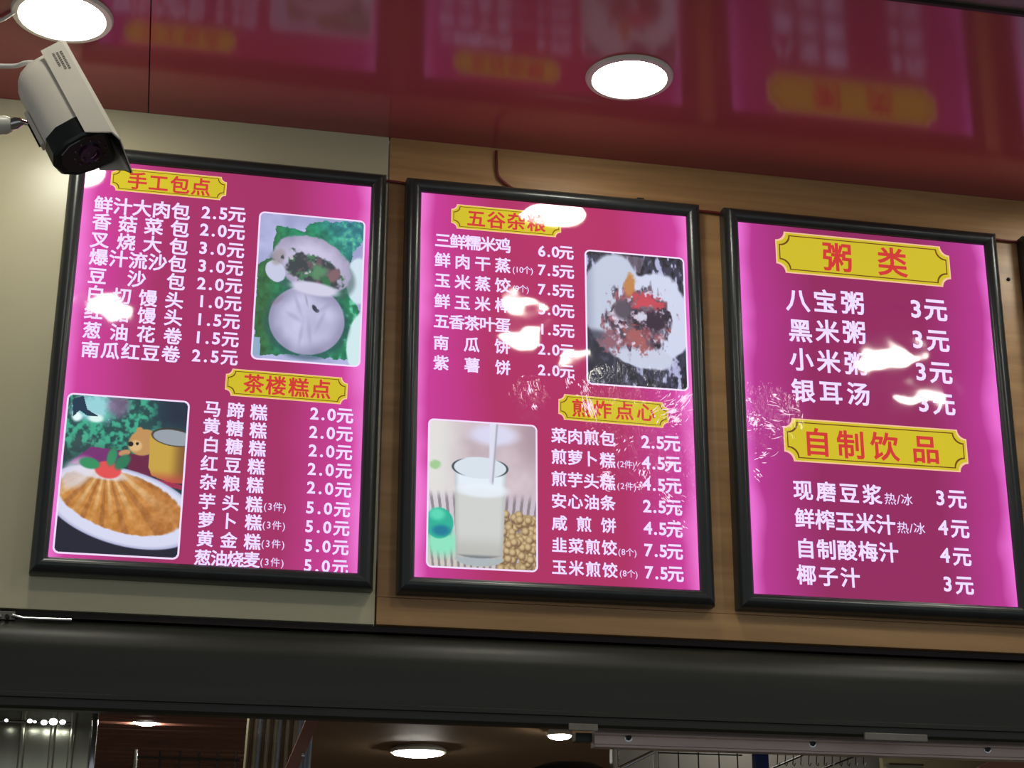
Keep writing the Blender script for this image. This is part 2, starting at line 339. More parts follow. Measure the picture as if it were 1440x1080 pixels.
class Board:
    def __init__(s, x, z, rot, label):
        s.t = thing('menu_lightbox', (x, YW, z), label, 'menu board', 'illuminated menu boards on the wall', (0, -rot, 0))
        s.x, s.z, s.rot = x, z, rot
        s.FY = -0.030                                      # local y of the lit face
    def loc(s, px, py):
        p = onY(px, py, YW + s.FY); dx, dz = p.x - s.x, p.z - s.z
        c, n = math.cos(s.rot), math.sin(s.rot)
        return dx * c + dz * n, -dx * n + dz * c
    def scale(s, px, py):                                  # metres per pixel, upright
        a, b = s.loc(px, py - 10), s.loc(px, py + 10); return (a[1] - b[1]) / 20
    def flat(s, name, pts, mat, lift, label=None, parent=None):
        o = MB().add([(x, s.FY - lift, z) for x, z in pts], [tuple(range(len(pts)))]).build(name, mat, parent or s.t, keep=True)
        if label: o['label'] = label
        return o
    def body(s, pink):
        hw, hh = PW / 2, PH / 2; fw = 0.029
        # black rounded snap-frame rails, mitred at the corners
        sec = [(-0.003, -0.0305), (-0.001, -0.036), (0.006, -0.042), (0.013, -0.044), (0.020, -0.042), (0.027, -0.034), (0.029, -0.026), (0.029, -0.001), (-0.003, -0.001)]
        for ax in range(4):
            rings = []
            for e in (-1, 1):
                rg = []
                for o_, y in sec:
                    if ax == 0: p = (e * (hw + o_), y, hh + o_)
                    elif ax == 1: p = (e * (hw + o_), y, -hh - o_)
                    elif ax == 2: p = (-hw - o_, y, e * (hh + o_))
                    else: p = (hw + o_, y, e * (hh + o_))
                    rg.append(p)
                rings.append(rg)
            MB().loft(rings).build('frame_rail', M['black_frame'], s.t, smooth=35)
        MB().box((-hw - 0.0025, s.FY, -hh - 0.0025), (hw + 0.0025, -0.002, hh + 0.0025)).build('light_panel', pink, s.t)
    def chars(s, name, spec, em, mat, bold, lift=0.0009, label=None, parent=None):
        """spec: list of (char, px, py) centres; em in pixels"""
        mb = MB()
        for ch, px, py in spec:
            x, z = s.loc(px, py); k = em * s.scale(px, py)
            vs, fs, x0, x1, y0, y1 = glyph(ch, bold)
            if ch in CAPS: cx, cy_ = (x0 + x1) / 2, 0.36
            elif ch == '.': cx, cy_ = (x0 + x1) / 2, 0.36
            else: cx, cy_ = 0.5, 0.38
            if ch not in CAPS + '.': cx = 0.5 * (0.5 + (x0 + x1) / 2)
            mb.add([(x + (a - cx) * k, s.FY - lift, z + (b - cy_) * k) for a, b in vs], fs)
        if not mb.v: return None
        o = mb.build(name, mat, parent or s.t, keep=True)
        if label: o['label'] = label
        return o
    def name(s, txt, x0, y0, x1, y1, em):
        n = len(txt); s.chars('dish_name', [(c, x0 + (x1 - x0) * i / (n - 1), y0 + (y1 - y0) * i / (n - 1)) for i, c in enumerate(txt)], em, M['white_ink'], 0.023)
    def price(s, txt, x0, x1, y0, y1, em):
        fr = (0.093, 0.30, 0.50, 0.82) if len(txt) == 4 else (0.17, 0.70)
        s.chars('price', [(c, x0 + (x1 - x0) * f, y0 + (y1 - y0) * f) for c, f in zip(txt, fr)], em, M['white_ink'], 0.026)
    def note(s, txt, x0, x1, y, em):
        n = len(txt); k = [0.35 if c in '()/' else 0.6 if c.isdigit() else 1.0 for c in txt]; tot = sum(k); a = 0; sp = []
        for c, w_ in zip(txt, k): sp.append((c, x0 + (x1 - x0) * (a + w_ / 2) / tot, y - 1 + 2 * (a / tot))); a += w_
        s.chars('portion_note', sp, em, M['white_ink'], 0.004)
    def plaque(s, lx, ly, rx, ry, hpx, title, em, label):
        a, b = s.loc(lx, ly), s.loc(rx, ry); c = ((a[0] + b[0]) / 2, (a[1] + b[1]) / 2)
        w_, h_ = math.dist(a, b) / 2, hpx * s.scale((lx + rx) / 2, (ly + ry) / 2) / 2
        ang = math.atan2(b[1] - a[1], b[0] - a[0])
        def outline(i):
            W_, H_, q = w_ - i, h_ - i, h_ * 0.42 + i * 0.3; pts = []
            for sx, sz, st in ((1, 1, 270), (-1, 1, 0), (-1, -1, 90), (1, -1, 180)):
                ks = range(7)
                for k in ks:                                # concave scooped corner
                    t = math.radians(st - 90 * k / 6) if True else 0
                    pts.append((sx * W_ + q * math.cos(t), sz * H_ + q * math.sin(t)))
            ca, sa = math.cos(ang), math.sin(ang)
            return [(c[0] + x * ca - z * sa, c[1] + x * sa + z * ca) for x, z in pts]
        pl = s.flat('title_plaque', outline(0), M['yellow_line'], 0.0003, label)
        s.flat('plaque_face', outline(h_ * 0.06), M['yellow'], 0.0005, parent=pl)
        t1, t2 = outline(h_ * 0.16), outline(h_ * 0.21); n = len(t1)
        MB().add([(x, s.FY - 0.0007, z) for x, z in t1 + t2], [(i, (i + 1) % n, n + (i + 1) % n, n + i) for i in range(n)]).build('plaque_line', M['dark_line'], pl, keep=True)
        s.chars('title_lettering', title, em, M['title_red'], 0.022, parent=pl)
    def photo(s, quad, paint, label, nx=150, rad=0.04):
        """a printed photograph: a fine grid, one ink colour per cell"""
        q = [s.loc(*p) for p in quad]                       # TL TR BR BL
        x0 = (q[0][0] + q[3][0]) / 2; x1 = (q[1][0] + q[2][0]) / 2; z1 = (q[0][1] + q[1][1]) / 2; z0 = (q[3][1] + q[2][1]) / 2
        e = 0.0035; r = 0.012
        def rr(x0, x1, z0, z1, r):
            p = []
            for cx, cz, st in ((x1 - r, z1 - r, 0), (x0 + r, z1 - r, 90), (x0 + r, z0 + r, 180), (x1 - r, z0 + r, 270)):
                p += [(cx + r * math.cos(math.radians(st + 18 * k)), cz + r * math.sin(math.radians(st + 18 * k))) for k in range(6)]
            return p
        ph = s.flat('printed_photo', rr(x0, x1, z0, z1, r), M['photo_edge'], 0.0003, label)
        x0 += e; x1 -= e; z0 += e; z1 -= e; ny = int(nx * (z1 - z0) / (x1 - x0))
        uu, vv = np.meshgrid((np.arange(nx) + .5) / nx, (np.arange(ny) + .5) / ny)
        col = np.clip(paint(uu, vv), 0, 255)                # v runs down
        xs = np.linspace(x0, x1, nx + 1); zs = np.linspace(z1, z0, ny + 1)
        X, Z = np.meshgrid(xs, zs); V = np.stack([X, np.full_like(X, s.FY - 0.0006), Z], -1).reshape(-1, 3)
        i, j = np.meshgrid(np.arange(nx), np.arange(ny)); a = (j * (nx + 1) + i)
        Fc = np.stack([a, a + nx + 1, a + nx + 2, a + 1], -1).reshape(-1, 4)
        # rounded corners: leave out cells beyond the corner radius
        cu = (xs[:-1] + xs[1:]) / 2; cz = (zs[:-1] + zs[1:]) / 2; CX, CZ = np.meshgrid(cu, cz); rr_ = r - e * 0.7
        dx = np.maximum(np.maximum(x0 + rr_ - CX, CX - x1 + rr_), 0); dz = np.maximum(np.maximum(z0 + rr_ - CZ, CZ - z1 + rr_), 0)
        keep = (dx * dx + dz * dz <= rr_ * rr_).reshape(-1); Fc = Fc[keep]
        me = bpy.data.meshes.new('photo_print'); me.from_pydata(V.tolist(), [], Fc.tolist())
        c = col.reshape(-1, 3)[keep] / 255; c = np.where(c <= 0.04045, c / 12.92, ((c + 0.055) / 1.055) ** 2.4)
        at = me.color_attributes.new('ink', 'FLOAT_COLOR', 'CORNER')
        at.data.foreach_set('color', np.repeat(np.concatenate([c, np.ones((len(c), 1))], 1), 4, axis=0).astype(np.float32).ravel())
        me.materials.append(M['photo']); ob = bpy.data.objects.new('photo_print', me); COL.objects.link(ob); ob.parent = ph

# ------------------------------------------------------------------ painting the printed photographs (ink only)
def vnoise(u, v, fx, fy, seed, octaves=3):
    out = 0; amp = 1; tot = 0
    for k in range(octaves):
        rg = np.random.RandomState(seed + k).rand(int(fy) + 3, int(fx) + 3)
        x, y = u * fx, v * fy; x = np.clip(x, 0, fx); y = np.clip(y, 0, fy)
        i, j = x.astype(int), y.astype(int); a, b = x - i, y - j; a = a * a * (3 - 2 * a); b = b * b * (3 - 2 * b)
        out = out + amp * ((rg[j, i] * (1 - a) + rg[j, i + 1] * a) * (1 - b) + (rg[j + 1, i] * (1 - a) + rg[j + 1, i + 1] * a) * b)
        tot += amp; amp *= 0.5; fx *= 2; fy *= 2
    return out / tot
def sm(x, a, b): t = np.clip((x - a) / (b - a), 0, 1); return t * t * (3 - 2 * t)
def mix(c, d, m):
    d = np.asarray(d, float)
    return c * (1 - m[..., None]) + d * m[..., None]
def ell(u, v, cx, cy, rx, ry, ang=0, soft=0.08, wob=None):
    a = math.radians(ang); X = (u - cx) * math.cos(a) + (v - cy) * math.sin(a); Y = -(u - cx) * math.sin(a) + (v - cy) * math.cos(a)
    d = np.sqrt((X / rx) ** 2 + (Y / ry) ** 2)
    if wob is not None: d = d + wob
    return 1 - sm(d, 1 - soft, 1 + soft), d
def rgb(u, c): return np.ones(u.shape + (3,)) * np.asarray(c, float)
def poly(u, v, pts):
    ins = np.zeros(u.shape, bool); n = len(pts)
    for i in range(n):
        (x1, y1), (x2, y2) = pts[i], pts[(i + 1) % n]
        with np.errstate(divide='ignore', invalid='ignore'):
            c = ((y1 > v) != (y2 > v)) & (u < (x2 - x1) * (v - y1) / (y2 - y1 + 1e-12) + x1)
        ins ^= c
    return ins.astype(float)

def paint_buns(u, v):
    n = vnoise(u, v, 7, 9, 1); n2 = vnoise(u, v, 22, 30, 5)
    c = rgb(u, (168, 172, 214)) + (n[..., None] - .5) * 40
    g = poly(u + (n2 - .5) * .04, v + (n2 - .5) * .04, [(.16, .08), (.42, .10), (.5, .03), (1, .0), (1, .14), (.9, .24), (.86, .33), (.9, .5), (.98, .62), (.96, .75), (.9, .97), (.4, .96), (.06, .98), (.0, .85), (0, .36), (.12, .3)])
    gc = rgb(u, (34, 128, 92)); gc = mix(gc, (46, 128, 140), sm(u - v, .35, .8)); gc = mix(gc, (50, 100, 60), sm(.3 - u, 0, .25)); gc = mix(gc, (84, 172, 136), sm(n2, .5, .8) * sm(u, .6, .9))
    gc = gc * (0.72 + 0.55 * n2[..., None]); c = c * (1 - g[..., None]) + gc * g[..., None]
    c = mix(c, (206, 226, 238), ell(u, v, .97, .42, .12, .16)[0]); c = mix(c, (206, 232, 236), ell(u, v, 1.0, .84, .12, .2, 10)[0])
    c = mix(c, (140, 170, 196), poly(u, v, [(0, .86), (.06, .86), (.07, .98), (0, .98)]))
    # open bun
    sh, _ = ell(u, v, .52, .39, .42, .19, 8); c = mix(c, (60, 84, 84), sh * .6)
    w = (n2 - .5) * .12
    b, d = ell(u, v, .52, .33, .38, .19, 10, .04, w); bc = rgb(u, (196, 190, 220)) - (sm(d, .5, 1.05) * 36)[..., None] + (n[..., None] - .5) * 30
    c = c * (1 - b[..., None]) + bc * b[..., None]
    b, d = ell(u, v, .17, .40, .10, .07, 20, .06, w); c = mix(c, (196, 200, 226), b)
    b, d = ell(u, v, .19, .30, .07, .05, -30, .3); c = mix(c, (150, 140, 140), b * .6)
    f, d = ell(u, v, .53, .38, .27, .115, 14, .12, (n2 - .5) * .7); fc = rgb(u, (58, 66, 72))
    m1 = vnoise(u, v, 14, 18, 11); m2 = vnoise(u, v, 16, 20, 17)
    fc = mix(fc, (104, 84, 96), sm(m1, .56, .68)); fc = mix(fc, (70, 118, 88), sm(m2, .56, .68)); fc = mix(fc, (190, 180, 196), sm(m1 * m2, .42, .5))
    c = c * (1 - f[..., None]) + fc * f[..., None]
    c = mix(c, (86, 138, 100), ell(u, v, .58, .38, .07, .05, 0, .5, w * 8)[0]); c = mix(c, (128, 96, 104), ell(u, v, .73, .40, .06, .04, -30, .3, w * 3)[0])
    c = mix(c, (52, 112, 74), ell(u, v, .66, .45, .05, .035, 50, .3)[0])
    # whole bun
    sh, _ = ell(u, v, .49, .74, .41, .25); c = mix(c, (38, 74, 84), sh * .55)
    b, d = ell(u, v, .49, .72, .36, .235, 0, .02); bc = rgb(u, (196, 194, 226)) - (sm(d, .55, 1.0) * 44)[..., None] + (vnoise(u, v, 5, 6, 33)[..., None] - .5) * 44
    c = c * (1 - b[..., None]) + bc * b[..., None]
    lip, d = ell(u, v, .55, .5, .23, .045, 4, .25); c = mix(c, (208, 206, 230), lip)
    c = mix(c, (150, 142, 166), ell(u, v, .48, .585, .010, .04, -20, .6)[0] * .6)
    c = mix(c, (50, 54, 72), ell(u, v, .56, .635, .030, .018, 35, .3, w * 4)[0])
    c = mix(c, (60, 64, 84), ell(u, v, .585, .65, .02, .012, 0, .4)[0])
    for fx, fy, fa in ((.40, .62, 60), (.36, .70, 20), (.62, .72, -60), (.52, .80, 80), (.44, .82, 100), (.66, .62, -30)):
        c = mix(c, (158, 154, 190), ell(u, v, fx, fy, .075, .016, fa, .8)[0] * .5)
    c = mix(c, (132, 110, 130), ell(u, v, .2, .60, .06, .02, -30, .6)[0] * .5)
    return c

def paint_pudding(u, v):
    n = vnoise(u, v, 9, 12, 41); n2 = vnoise(u, v, 26, 34, 45)
    c = rgb(u, (30, 72, 74))
    c = mix(c, (58, 168, 136), sm(n2, .40, .68) * sm(.95 - u, 0, .3)); c = mix(c, (26, 40, 62), sm(u, .62, .9) * sm(.26 - v, 0, .16))
    c = mix(c, (150, 208, 216), ell(u, v, .22, .08, .16, .09, 0, .4, (n2 - .5))[0]); c = mix(c, (230, 250, 250), ell(u, v, .08, .14, .04, .03, 0, .4)[0]); c = mix(c, (220, 246, 240), ell(u, v, .24, .145, .06, .025, 0, .4)[0])
    c = mix(c, (20, 50, 76), poly(u, v, [(.03, .03), (.12, .0), (.16, .09), (.26, .13), (.16, .13), (.1, .1), (.05, .14)]))
    c = mix(c, (124, 92, 130), ell(u, v, .42, .05, .09, .08, 0, .5)[0] * .8)
    c = mix(c, (22, 50, 58), sm(v, .28, .42) * .8)
    c = mix(c, (112, 34, 108), poly(u, v, [(.05, .44), (.22, .33), (.5, .34), (.55, .42), (.2, .46)])); c = mix(c, (104, 28, 64), poly(u, v, [(.52, .36), (.75, .36), (.78, .5), (.55, .5)]))
    # plain toy bear
    c = mix(c, (190, 140, 84), ell(u, v, .61, .205, .03, .024, 0, .2)[0]); c = mix(c, (190, 142, 86), ell(u, v, .65, .28, .125, .085, -8, .06)[0])
    c = mix(c, (220, 180, 126), ell(u, v, .585, .305, .055, .036, 0, .3)[0]); c = mix(c, (26, 22, 30), ell(u, v, .545, .295, .022, .016, 0, .2)[0]); c = mix(c, (30, 22, 26), ell(u, v, .60, .29, .012, .010, 0, .2)[0])
    c = mix(c, (196, 140, 96), ell(u, v, .50, .355, .05, .02, -10, .2)[0])
    # yellow mug
    m = poly(u, v, [(.70, .23), (1.0, .23), (1.0, .53), (.9, .53), (.74, .49), (.71, .44)]); mc = rgb(u, (196, 160, 66)); mc = mix(mc, (130, 88, 44), sm(u, .86, 1)); mc = mix(mc, (188, 74, 64), sm(v, .44, .54))
    c = c * (1 - m[..., None]) + mc * m[..., None]
    c = mix(c, (60, 50, 40), ell(u, v, .90, .235, .19, .058, 4, .04)[0]); c = mix(c, (150, 158, 168), ell(u, v, .90, .237, .175, .050, 4, .05)[0])
    c = mix(c, (156, 40, 78), poly(u, v, [(.48, .47), (1.0, .54), (1.0, .57), (.5, .50)]))
    # plate
    c = mix(c, (26, 26, 46), sm(v, .74, .80))
    p, d = ell(u, v, .52, .70, .66, .24, 9, .02); pc = rgb(u, (214, 216, 240)); pc = mix(pc, (166, 170, 205), sm(d, .9, 1.0) * .8)
    c = c * (1 - p[..., None]) + pc * p[..., None]
    g, d = ell(u, v, .50, .67, .53, .185, 10, .03, (n2 - .5) * .06)
    ang = np.arctan2(v - .42, u - .36); rib = 0.5 + 0.5 * np.sin(ang * 15)
    gc = rgb(u, (196, 132, 62)); gc = mix(gc, (216, 172, 118), sm(rib, .6, 1.0) * sm(.75 - v, -.1, .2)); gc = mix(gc, (150, 92, 46), sm(1 - rib, .7, .98) * .6); gc = mix(gc, (176, 112, 58), sm(u, .55, .95) * .6)
    gc = gc + (n2[..., None] - .5) * 50; gc = mix(gc, (226, 206, 190), sm(.55 - v, 0, .1) * .7)
    c = c * (1 - g[..., None]) + gc * g[..., None]
    c = mix(c, (214, 212, 226), ell(u, v, .12, .50, .14, .09, -25, .3)[0] * .7); c = mix(c, (222, 220, 236), ell(u, v, .30, .495, .22, .035, 6, .3)[0] * .8)
    c = mix(c, (222, 74, 76), ell(u, v, .375, .47, .11, .055, 4, .12)[0]); c = mix(c, (40, 140, 90), ell(u, v, .22, .435, .085, .035, 6, .2)[0]); c = mix(c, (44, 138, 92), ell(u, v, .40, .385, .04, .06, 20, .3)[0])
    c = mix(c, (40, 118, 84), ell(u, v, .49, .415, .07, .04, -30, .3)[0])
    return c

def paint_rice(u, v):
    n = vnoise(u, v, 8, 10, 61); n2 = vnoise(u, v, 26, 16, 65); n3 = vnoise(u, v, 40, 50, 69, 2)
    c = rgb(u, (48, 48, 72)); c = mix(c, (176, 178, 214), sm(n2, .55, .72)); c = mix(c, (16, 16, 30), sm(.42 - n2, 0, .1))
    c = mix(c, (40, 40, 58), ell(u, v, .1, .85, .35, .2, 0, .5)[0] * .8)
    c = mix(c, (150, 130, 150), poly(u, v, [(.25, .0), (.6, .02), (.55, .14), (.35, .1)]) * .5)
    w = (n - .5) * .12
    b, d = ell(u, v, .26, .36, .30, .36, 12, .05, w); c = mix(c, (192, 200, 222), b); c = mix(c, (158, 166, 190), b * sm(.12 - u, 0, .14))
    b, d = ell(u, v, .66, .48, .42, .34, -6, .05, w * 1.6); c = mix(c, (206, 212, 236), b)
    b, d = ell(u, v, .52, .76, .34, .10, 8, .1, w * 2); c = mix(c, (198, 204, 226), b)
    c = mix(c, (34, 32, 50), ell(u, v, .16, .66, .2, .05, 10, .5, w)[0] * .7)
    f, d = ell(u, v, .52, .50, .33, .25, -8, .12, (n2 - .5) * .9); m1 = vnoise(u, v, 12, 16, 71); m2 = vnoise(u, v, 13, 17, 75)
    fc = rgb(u, (92, 74, 92)); fc = mix(fc, (146, 84, 96), sm(m1, .54, .64)); fc = mix(fc, (196, 182, 204), sm(m2, .58, .66)); fc = mix(fc, (44, 32, 52), sm(.42 - m1, 0, .08)); fc = fc + (n3[..., None] - .5) * 90
    c = c * (1 - f[..., None]) + fc * f[..., None]
    c = mix(c, (190, 128, 72), ell(u, v, .44, .24, .055, .085, 12, .3, (n3 - .5) * .5)[0]); c = mix(c, (190, 66, 84), ell(u, v, .64, .35, .15, .045, 10, .3, (n3 - .5) * 1.8)[0]); c = mix(c, (198, 66, 84), ell(u, v, .58, .37, .10, .03, -10, .4, (n3 - .5) * 1.6)[0])
    c = mix(c, (48, 30, 52), ell(u, v, .68, .50, .13, .07, 5, .3, (n3 - .5) * .8)[0]); c = mix(c, (84, 76, 92), ell(u, v, .36, .43, .09, .07, 10, .3)[0]); c = mix(c, (204, 204, 224), ell(u, v, .555, .475, .055, .03, 0, .3, (n3 - .5))[0])
    c = mix(c, (164, 90, 92), ell(u, v, .50, .64, .12, .06, 35, .4, (n3 - .5) * 1.6)[0]); c = mix(c, (142, 92, 108), ell(u, v, .22, .68, .09, .07, 0, .4, (n3 - .5) * 1.6)[0])
    return c

def paint_milk(u, v):
    n = vnoise(u, v, 5, 7, 81); n2 = vnoise(u, v, 18, 22, 85)
    c = rgb(u, (196, 178, 186)) + (n[..., None] - .5) * 40; c = mix(c, (224, 222, 220), sm(.45 - u, 0, .4)); c = mix(c, (170, 146, 158), sm(u, .7, 1) * sm(.4 - v, 0, .3))
    st = sm(np.sin((u - .5) * (60 + 40 * v) + (u - .5) * 8), .1, .6)
    mat_ = sm(v, .47, .56); c = mix(c, (198, 190, 206), mat_ * .6); c = mix(c, (108, 96, 100), mat_ * st * .65)
    c = mix(c, (200, 198, 170), sm(v, .82, .9) * (1 - st) * .5)
    c = mix(c, (216, 214, 240), ell(u, v, .60, .08, .22, .07, 0, .4)[0]); c = mix(c, (134, 196, 116), ell(u, v, .05, .31, .05, .03, 0, .4, (n2 - .5))[0] * .7)
    # green ball
    c = mix(c, (140, 226, 190), ell(u, v, .13, .84, .16, .09, 0, .5)[0]); c = mix(c, (40, 176, 150), ell(u, v, .10, .71, .13, .105, 0, .05)[0]); c = mix(c, (90, 214, 180), ell(u, v, .08, .65, .07, .04, 0, .5)[0]); c = mix(c, (20, 120, 150), ell(u, v, .12, .76, .08, .035, 0, .5)[0])
    # soybeans
    rg = np.random.RandomState(3)
    for k in range(210):
        bx, by = .66 + rg.rand() * .38, .62 + rg.rand() * .42
        if by < .60 + (1.0 - bx) * .02: continue
        m, d = ell(u, v, bx, by, .032, .024, 0, .15); sh_, _ = ell(u, v, bx + .006, by + .008, .036, .027, 0, .2)
        c = mix(c, (120, 92, 66), sh_ * .8); cc = rgb(u, (206, 180, 138)) - (sm(d, .3, 1) * 40)[..., None]; c = c * (1 - m[..., None]) + cc * m[..., None]
    # glass of milk
    xl = .235 + (v - .3) * .03; xr = .72 - (v - .3) * .05
    body = sm(u, xl - .006, xl + .006) * sm(xr - u, -.006, .006) * sm(v, .27, .29) * (1 - sm(v, .93, .94))
    bc = rgb(u, (206, 208, 206)); bc = mix(bc, (226, 236, 246), sm(.52 - v, 0, .1)); bc = mix(bc, (176, 176, 170), sm(v, .75, .9) * .7); e = np.minimum(u - xl, xr - u); bc = mix(bc, (166, 170, 172), sm(.05 - e, 0, .05) * .5)
    c = c * (1 - body[..., None]) + bc * body[..., None]
    b, d = ell(u, v, .47, .935, .225, .055, 0, .04); c = mix(c, (170, 180, 184), b * sm(v, .93, .94)); c = mix(c, (90, 96, 104), ell(u, v, .47, .905, .21, .03, 0, .1)[0] * sm(v, .905, .93) * .7)
    b, d = ell(u, v, .475, .315, .265, .075, 0, .03); c = mix(c, (214, 224, 234), b); ring = sm(d, .90, .95) * (1 - sm(d, .98, 1.03)) * sm(np.abs(u - .475), .12, .24); c = mix(c, (66, 70, 78), ring)
    c = mix(c, (232, 240, 250), ell(u, v, .50, .47, .24, .05, 0, .3)[0] * .8)
    pour = sm(u, .555 - .02 * v, .57) * sm(.64 - .10 * v - u, -.01, .01) * (1 - sm(v, .40, .44)); c = mix(c, (220, 220, 240), pour); c = mix(c, (150, 150, 160), pour * sm(u + .10 * v, .615, .64))
    return c

def paint_bowl(u, v):
    n = vnoise(u, v, 6, 8, 91); c = rgb(u, (170, 174, 226)) + (n[..., None] - .5) * 50
    c = mix(c, (226, 228, 250), ell(u, v, .5, .5, .4, .3, 0, .04)[0]); c = mix(c, (196, 150, 150), ell(u, v, .5, .47, .32, .2, 0, .1, (n - .5) * .3)[0])
    return c
# ------------------------------------------------------------------ the boards
def plq(b, l, r, h, chars, em, label): b.plaque(*l, *r, h, chars, em, label)
B1 = Board(0.08868, 1.17596, -0.002458, 'leftmost magenta menu lightbox on cream wall, with bun and pudding photos')
B1.body(M['pink1'])
plq(B1, (156, 250.5), (318.5, 266), 33, [('手', 193.4, 254.5), ('工', 223, 257.5), ('包', 253, 260.5), ('点', 282.4, 263)], 25.5, 'yellow title plaque at top left with four red characters')
for t, x0, y0, x1, y1, p, px0, px1, py0, py1 in (
    ('鲜汁大肉包', 145.5, 288, 254.3, 297.6, '2.5元', 284.1, 344.1, 298.4, 301.9), ('香菇菜包', 143.2, 311.9, 252.8, 322, '2.0元', 281.8, 343.3, 322.5, 327),
    ('叉烧大包', 140.3, 337.2, 251.4, 347, '3.0元', 280, 342.7, 348, 352.7), ('爆汁流沙包', 138.9, 361.6, 249.4, 371.6, '3.0元', 278.7, 341.3, 373, 377.4),
    ('豆沙包', 136.8, 388, 247.4, 396.6, '2.0元', 277.5, 339.8, 398, 402.4), ('白切馒头', 134.5, 413.3, 245, 422.4, '1.0元', 278, 338.4, 423, 427.3),
    ('红糖馒头', 131.7, 438.2, 243.6, 446.8, '1.5元', 275.2, 336.4, 448.3, 452.6), ('葱油花卷', 129.4, 464.6, 243, 472.7, '1.5元', 273, 335, 473.6, 477.9),
    ('南瓜红豆卷', 126.8, 491.3, 240.2, 498, '2.5元', 270, 334, 499.4, 503.4)):
    B1.name(t, x0, y0, x1, y1, 24.5); B1.price(p, px0, px1, py0, py1, 23)
plq(B1, (317, 536.7), (488.6, 550.4), 38, [('茶', 356.9, 539.7), ('楼', 388, 542.3), ('糕', 420, 545), ('点', 451, 547.4)], 28, 'yellow title plaque at mid height with four red characters')
for t, x0, y0, x1, y1, nt_, nx0, nx1, ny, p, px0, px1, py0, py1 in (
    ('马蹄糕', 298.8, 574.9, 363.9, 580, 0, 0, 0, 0, '2.0元', 436.6, 495.9, 581, 585), ('黄糖糕', 297.6, 599.3, 363, 605.4, 0, 0, 0, 0, '2.0元', 435, 495.3, 607, 610.6),
    ('白糖糕', 296.7, 625.3, 361.8, 630.8, 0, 0, 0, 0, '2.0元', 434.2, 494.7, 632.9, 636.6), ('红豆糕', 294.2, 651.9, 360.2, 656.4, 0, 0, 0, 0, '2.0元', 432.6, 494.4, 658.9, 662.6),
    ('杂粮糕', 292.7, 677.8, 358.7, 682.4, 0, 0, 0, 0, '2.0元', 431.7, 493.8, 684.9, 689.4), ('芋头糕', 291.2, 705.3, 357.2, 709.3, 1, 370.6, 402.4, 713, '5.0元', 430.2, 492.2, 713, 717),
    ('萝卜糕', 290, 731.3, 356.3, 734.7, 1, 368.5, 401.5, 739, '5.0元', 429, 491.3, 739.3, 743.5), ('黄金糕', 288.4, 757.6, 354.7, 761.9, 1, 367, 400.6, 765.2, '5.0元', 428, 490.1, 766.4, 770.4),
    ('葱油烧麦', 285, 784.2, 353.8, 787.2, 1, 365.4, 399.6, 790.9, '5.0元', 427.1, 489.2, 794.3, 797.9)):
    B1.name(t, x0, y0, x1, y1, 23.5); B1.price(p, px0, px1, py0, py1, 23)
    if nt_: B1.note('(3件)', nx0, nx1, ny, 13.5)
B1.photo([(363.8, 297.4), (513.6, 310), (507.1, 517.3), (353.2, 504.5)], paint_buns, 'printed photo of two white steamed buns on green leaves')
B1.photo([(94.2, 552.5), (266.4, 563.6), (252.5, 787.2), (73.9, 778.3)], paint_pudding, 'printed photo of an amber pudding on a white plate with a yellow mug')

B2 = Board(0.779181, 1.174824, 0.003509, 'middle magenta menu lightbox below the round downlight, with filled bun and soy milk photos')
B2.body(M['pink2'])
plq(B2, (634.6, 303.5), (789, 317.5), 34, [('五', 669.6, 307.4), ('谷', 697.7, 309.6), ('杂', 725.8, 311.7), ('粮', 754, 314)], 25, 'yellow title plaque at the top, partly lost in lamp glare')
for t, x0, y0, x1, y1, nt_, nx0, nx1, ny, p, px0, px1, py0, py1 in (
    ('三鲜糯米鸡', 622.5, 338.1, 707.2, 345.3, 0, 0, 0, 0, '6.0元', 757.4, 804.5, 352.7, 355.6), ('鲜肉干蒸', 622.2, 365.7, 706.9, 373.4, '(10个)', 720.7, 749.4, 380, '7.5元', 757.4, 805.3, 379.1, 382.6),
    ('玉米蒸饺', 622.2, 394.4, 706.9, 401.5, '(9个)', 720.7, 743.6, 406.4, '7.5元', 757.4, 805.3, 406.4, 409.8), ('鲜玉米棒', 621.7, 423.6, 706.9, 429.4, 0, 0, 0, 0, '5.0元', 757.4, 805.9, 434.2, 438),
    ('五香茶叶蛋', 620.8, 451.7, 706.9, 457.5, 0, 0, 0, 0, '1.5元', 758, 805.9, 462.4, 465.8), ('南瓜饼', 620.2, 481.9, 706.3, 487.3, 0, 0, 0, 0, '2.0元', 757, 805.9, 490.5, 493.9),
    ('紫薯饼', 620.2, 510.3, 706.9, 516.9, 0, 0, 0, 0, '2.0元', 757, 806.2, 519.8, 522.6)):
    B2.name(t, x0, y0, x1, y1, 21.5); B2.price(p, px0, px1, py0, py1, 20.5)
    if nt_: B2.note(nt_, nx0, nx1, ny, 11.5)
plq(B2, (785.2, 571.5), (940, 584.5), 36, [('煎', 817, 574), ('炸', 847, 576), ('点', 878, 578), ('心', 908, 580)], 26, 'yellow title plaque at mid height behind creased film')
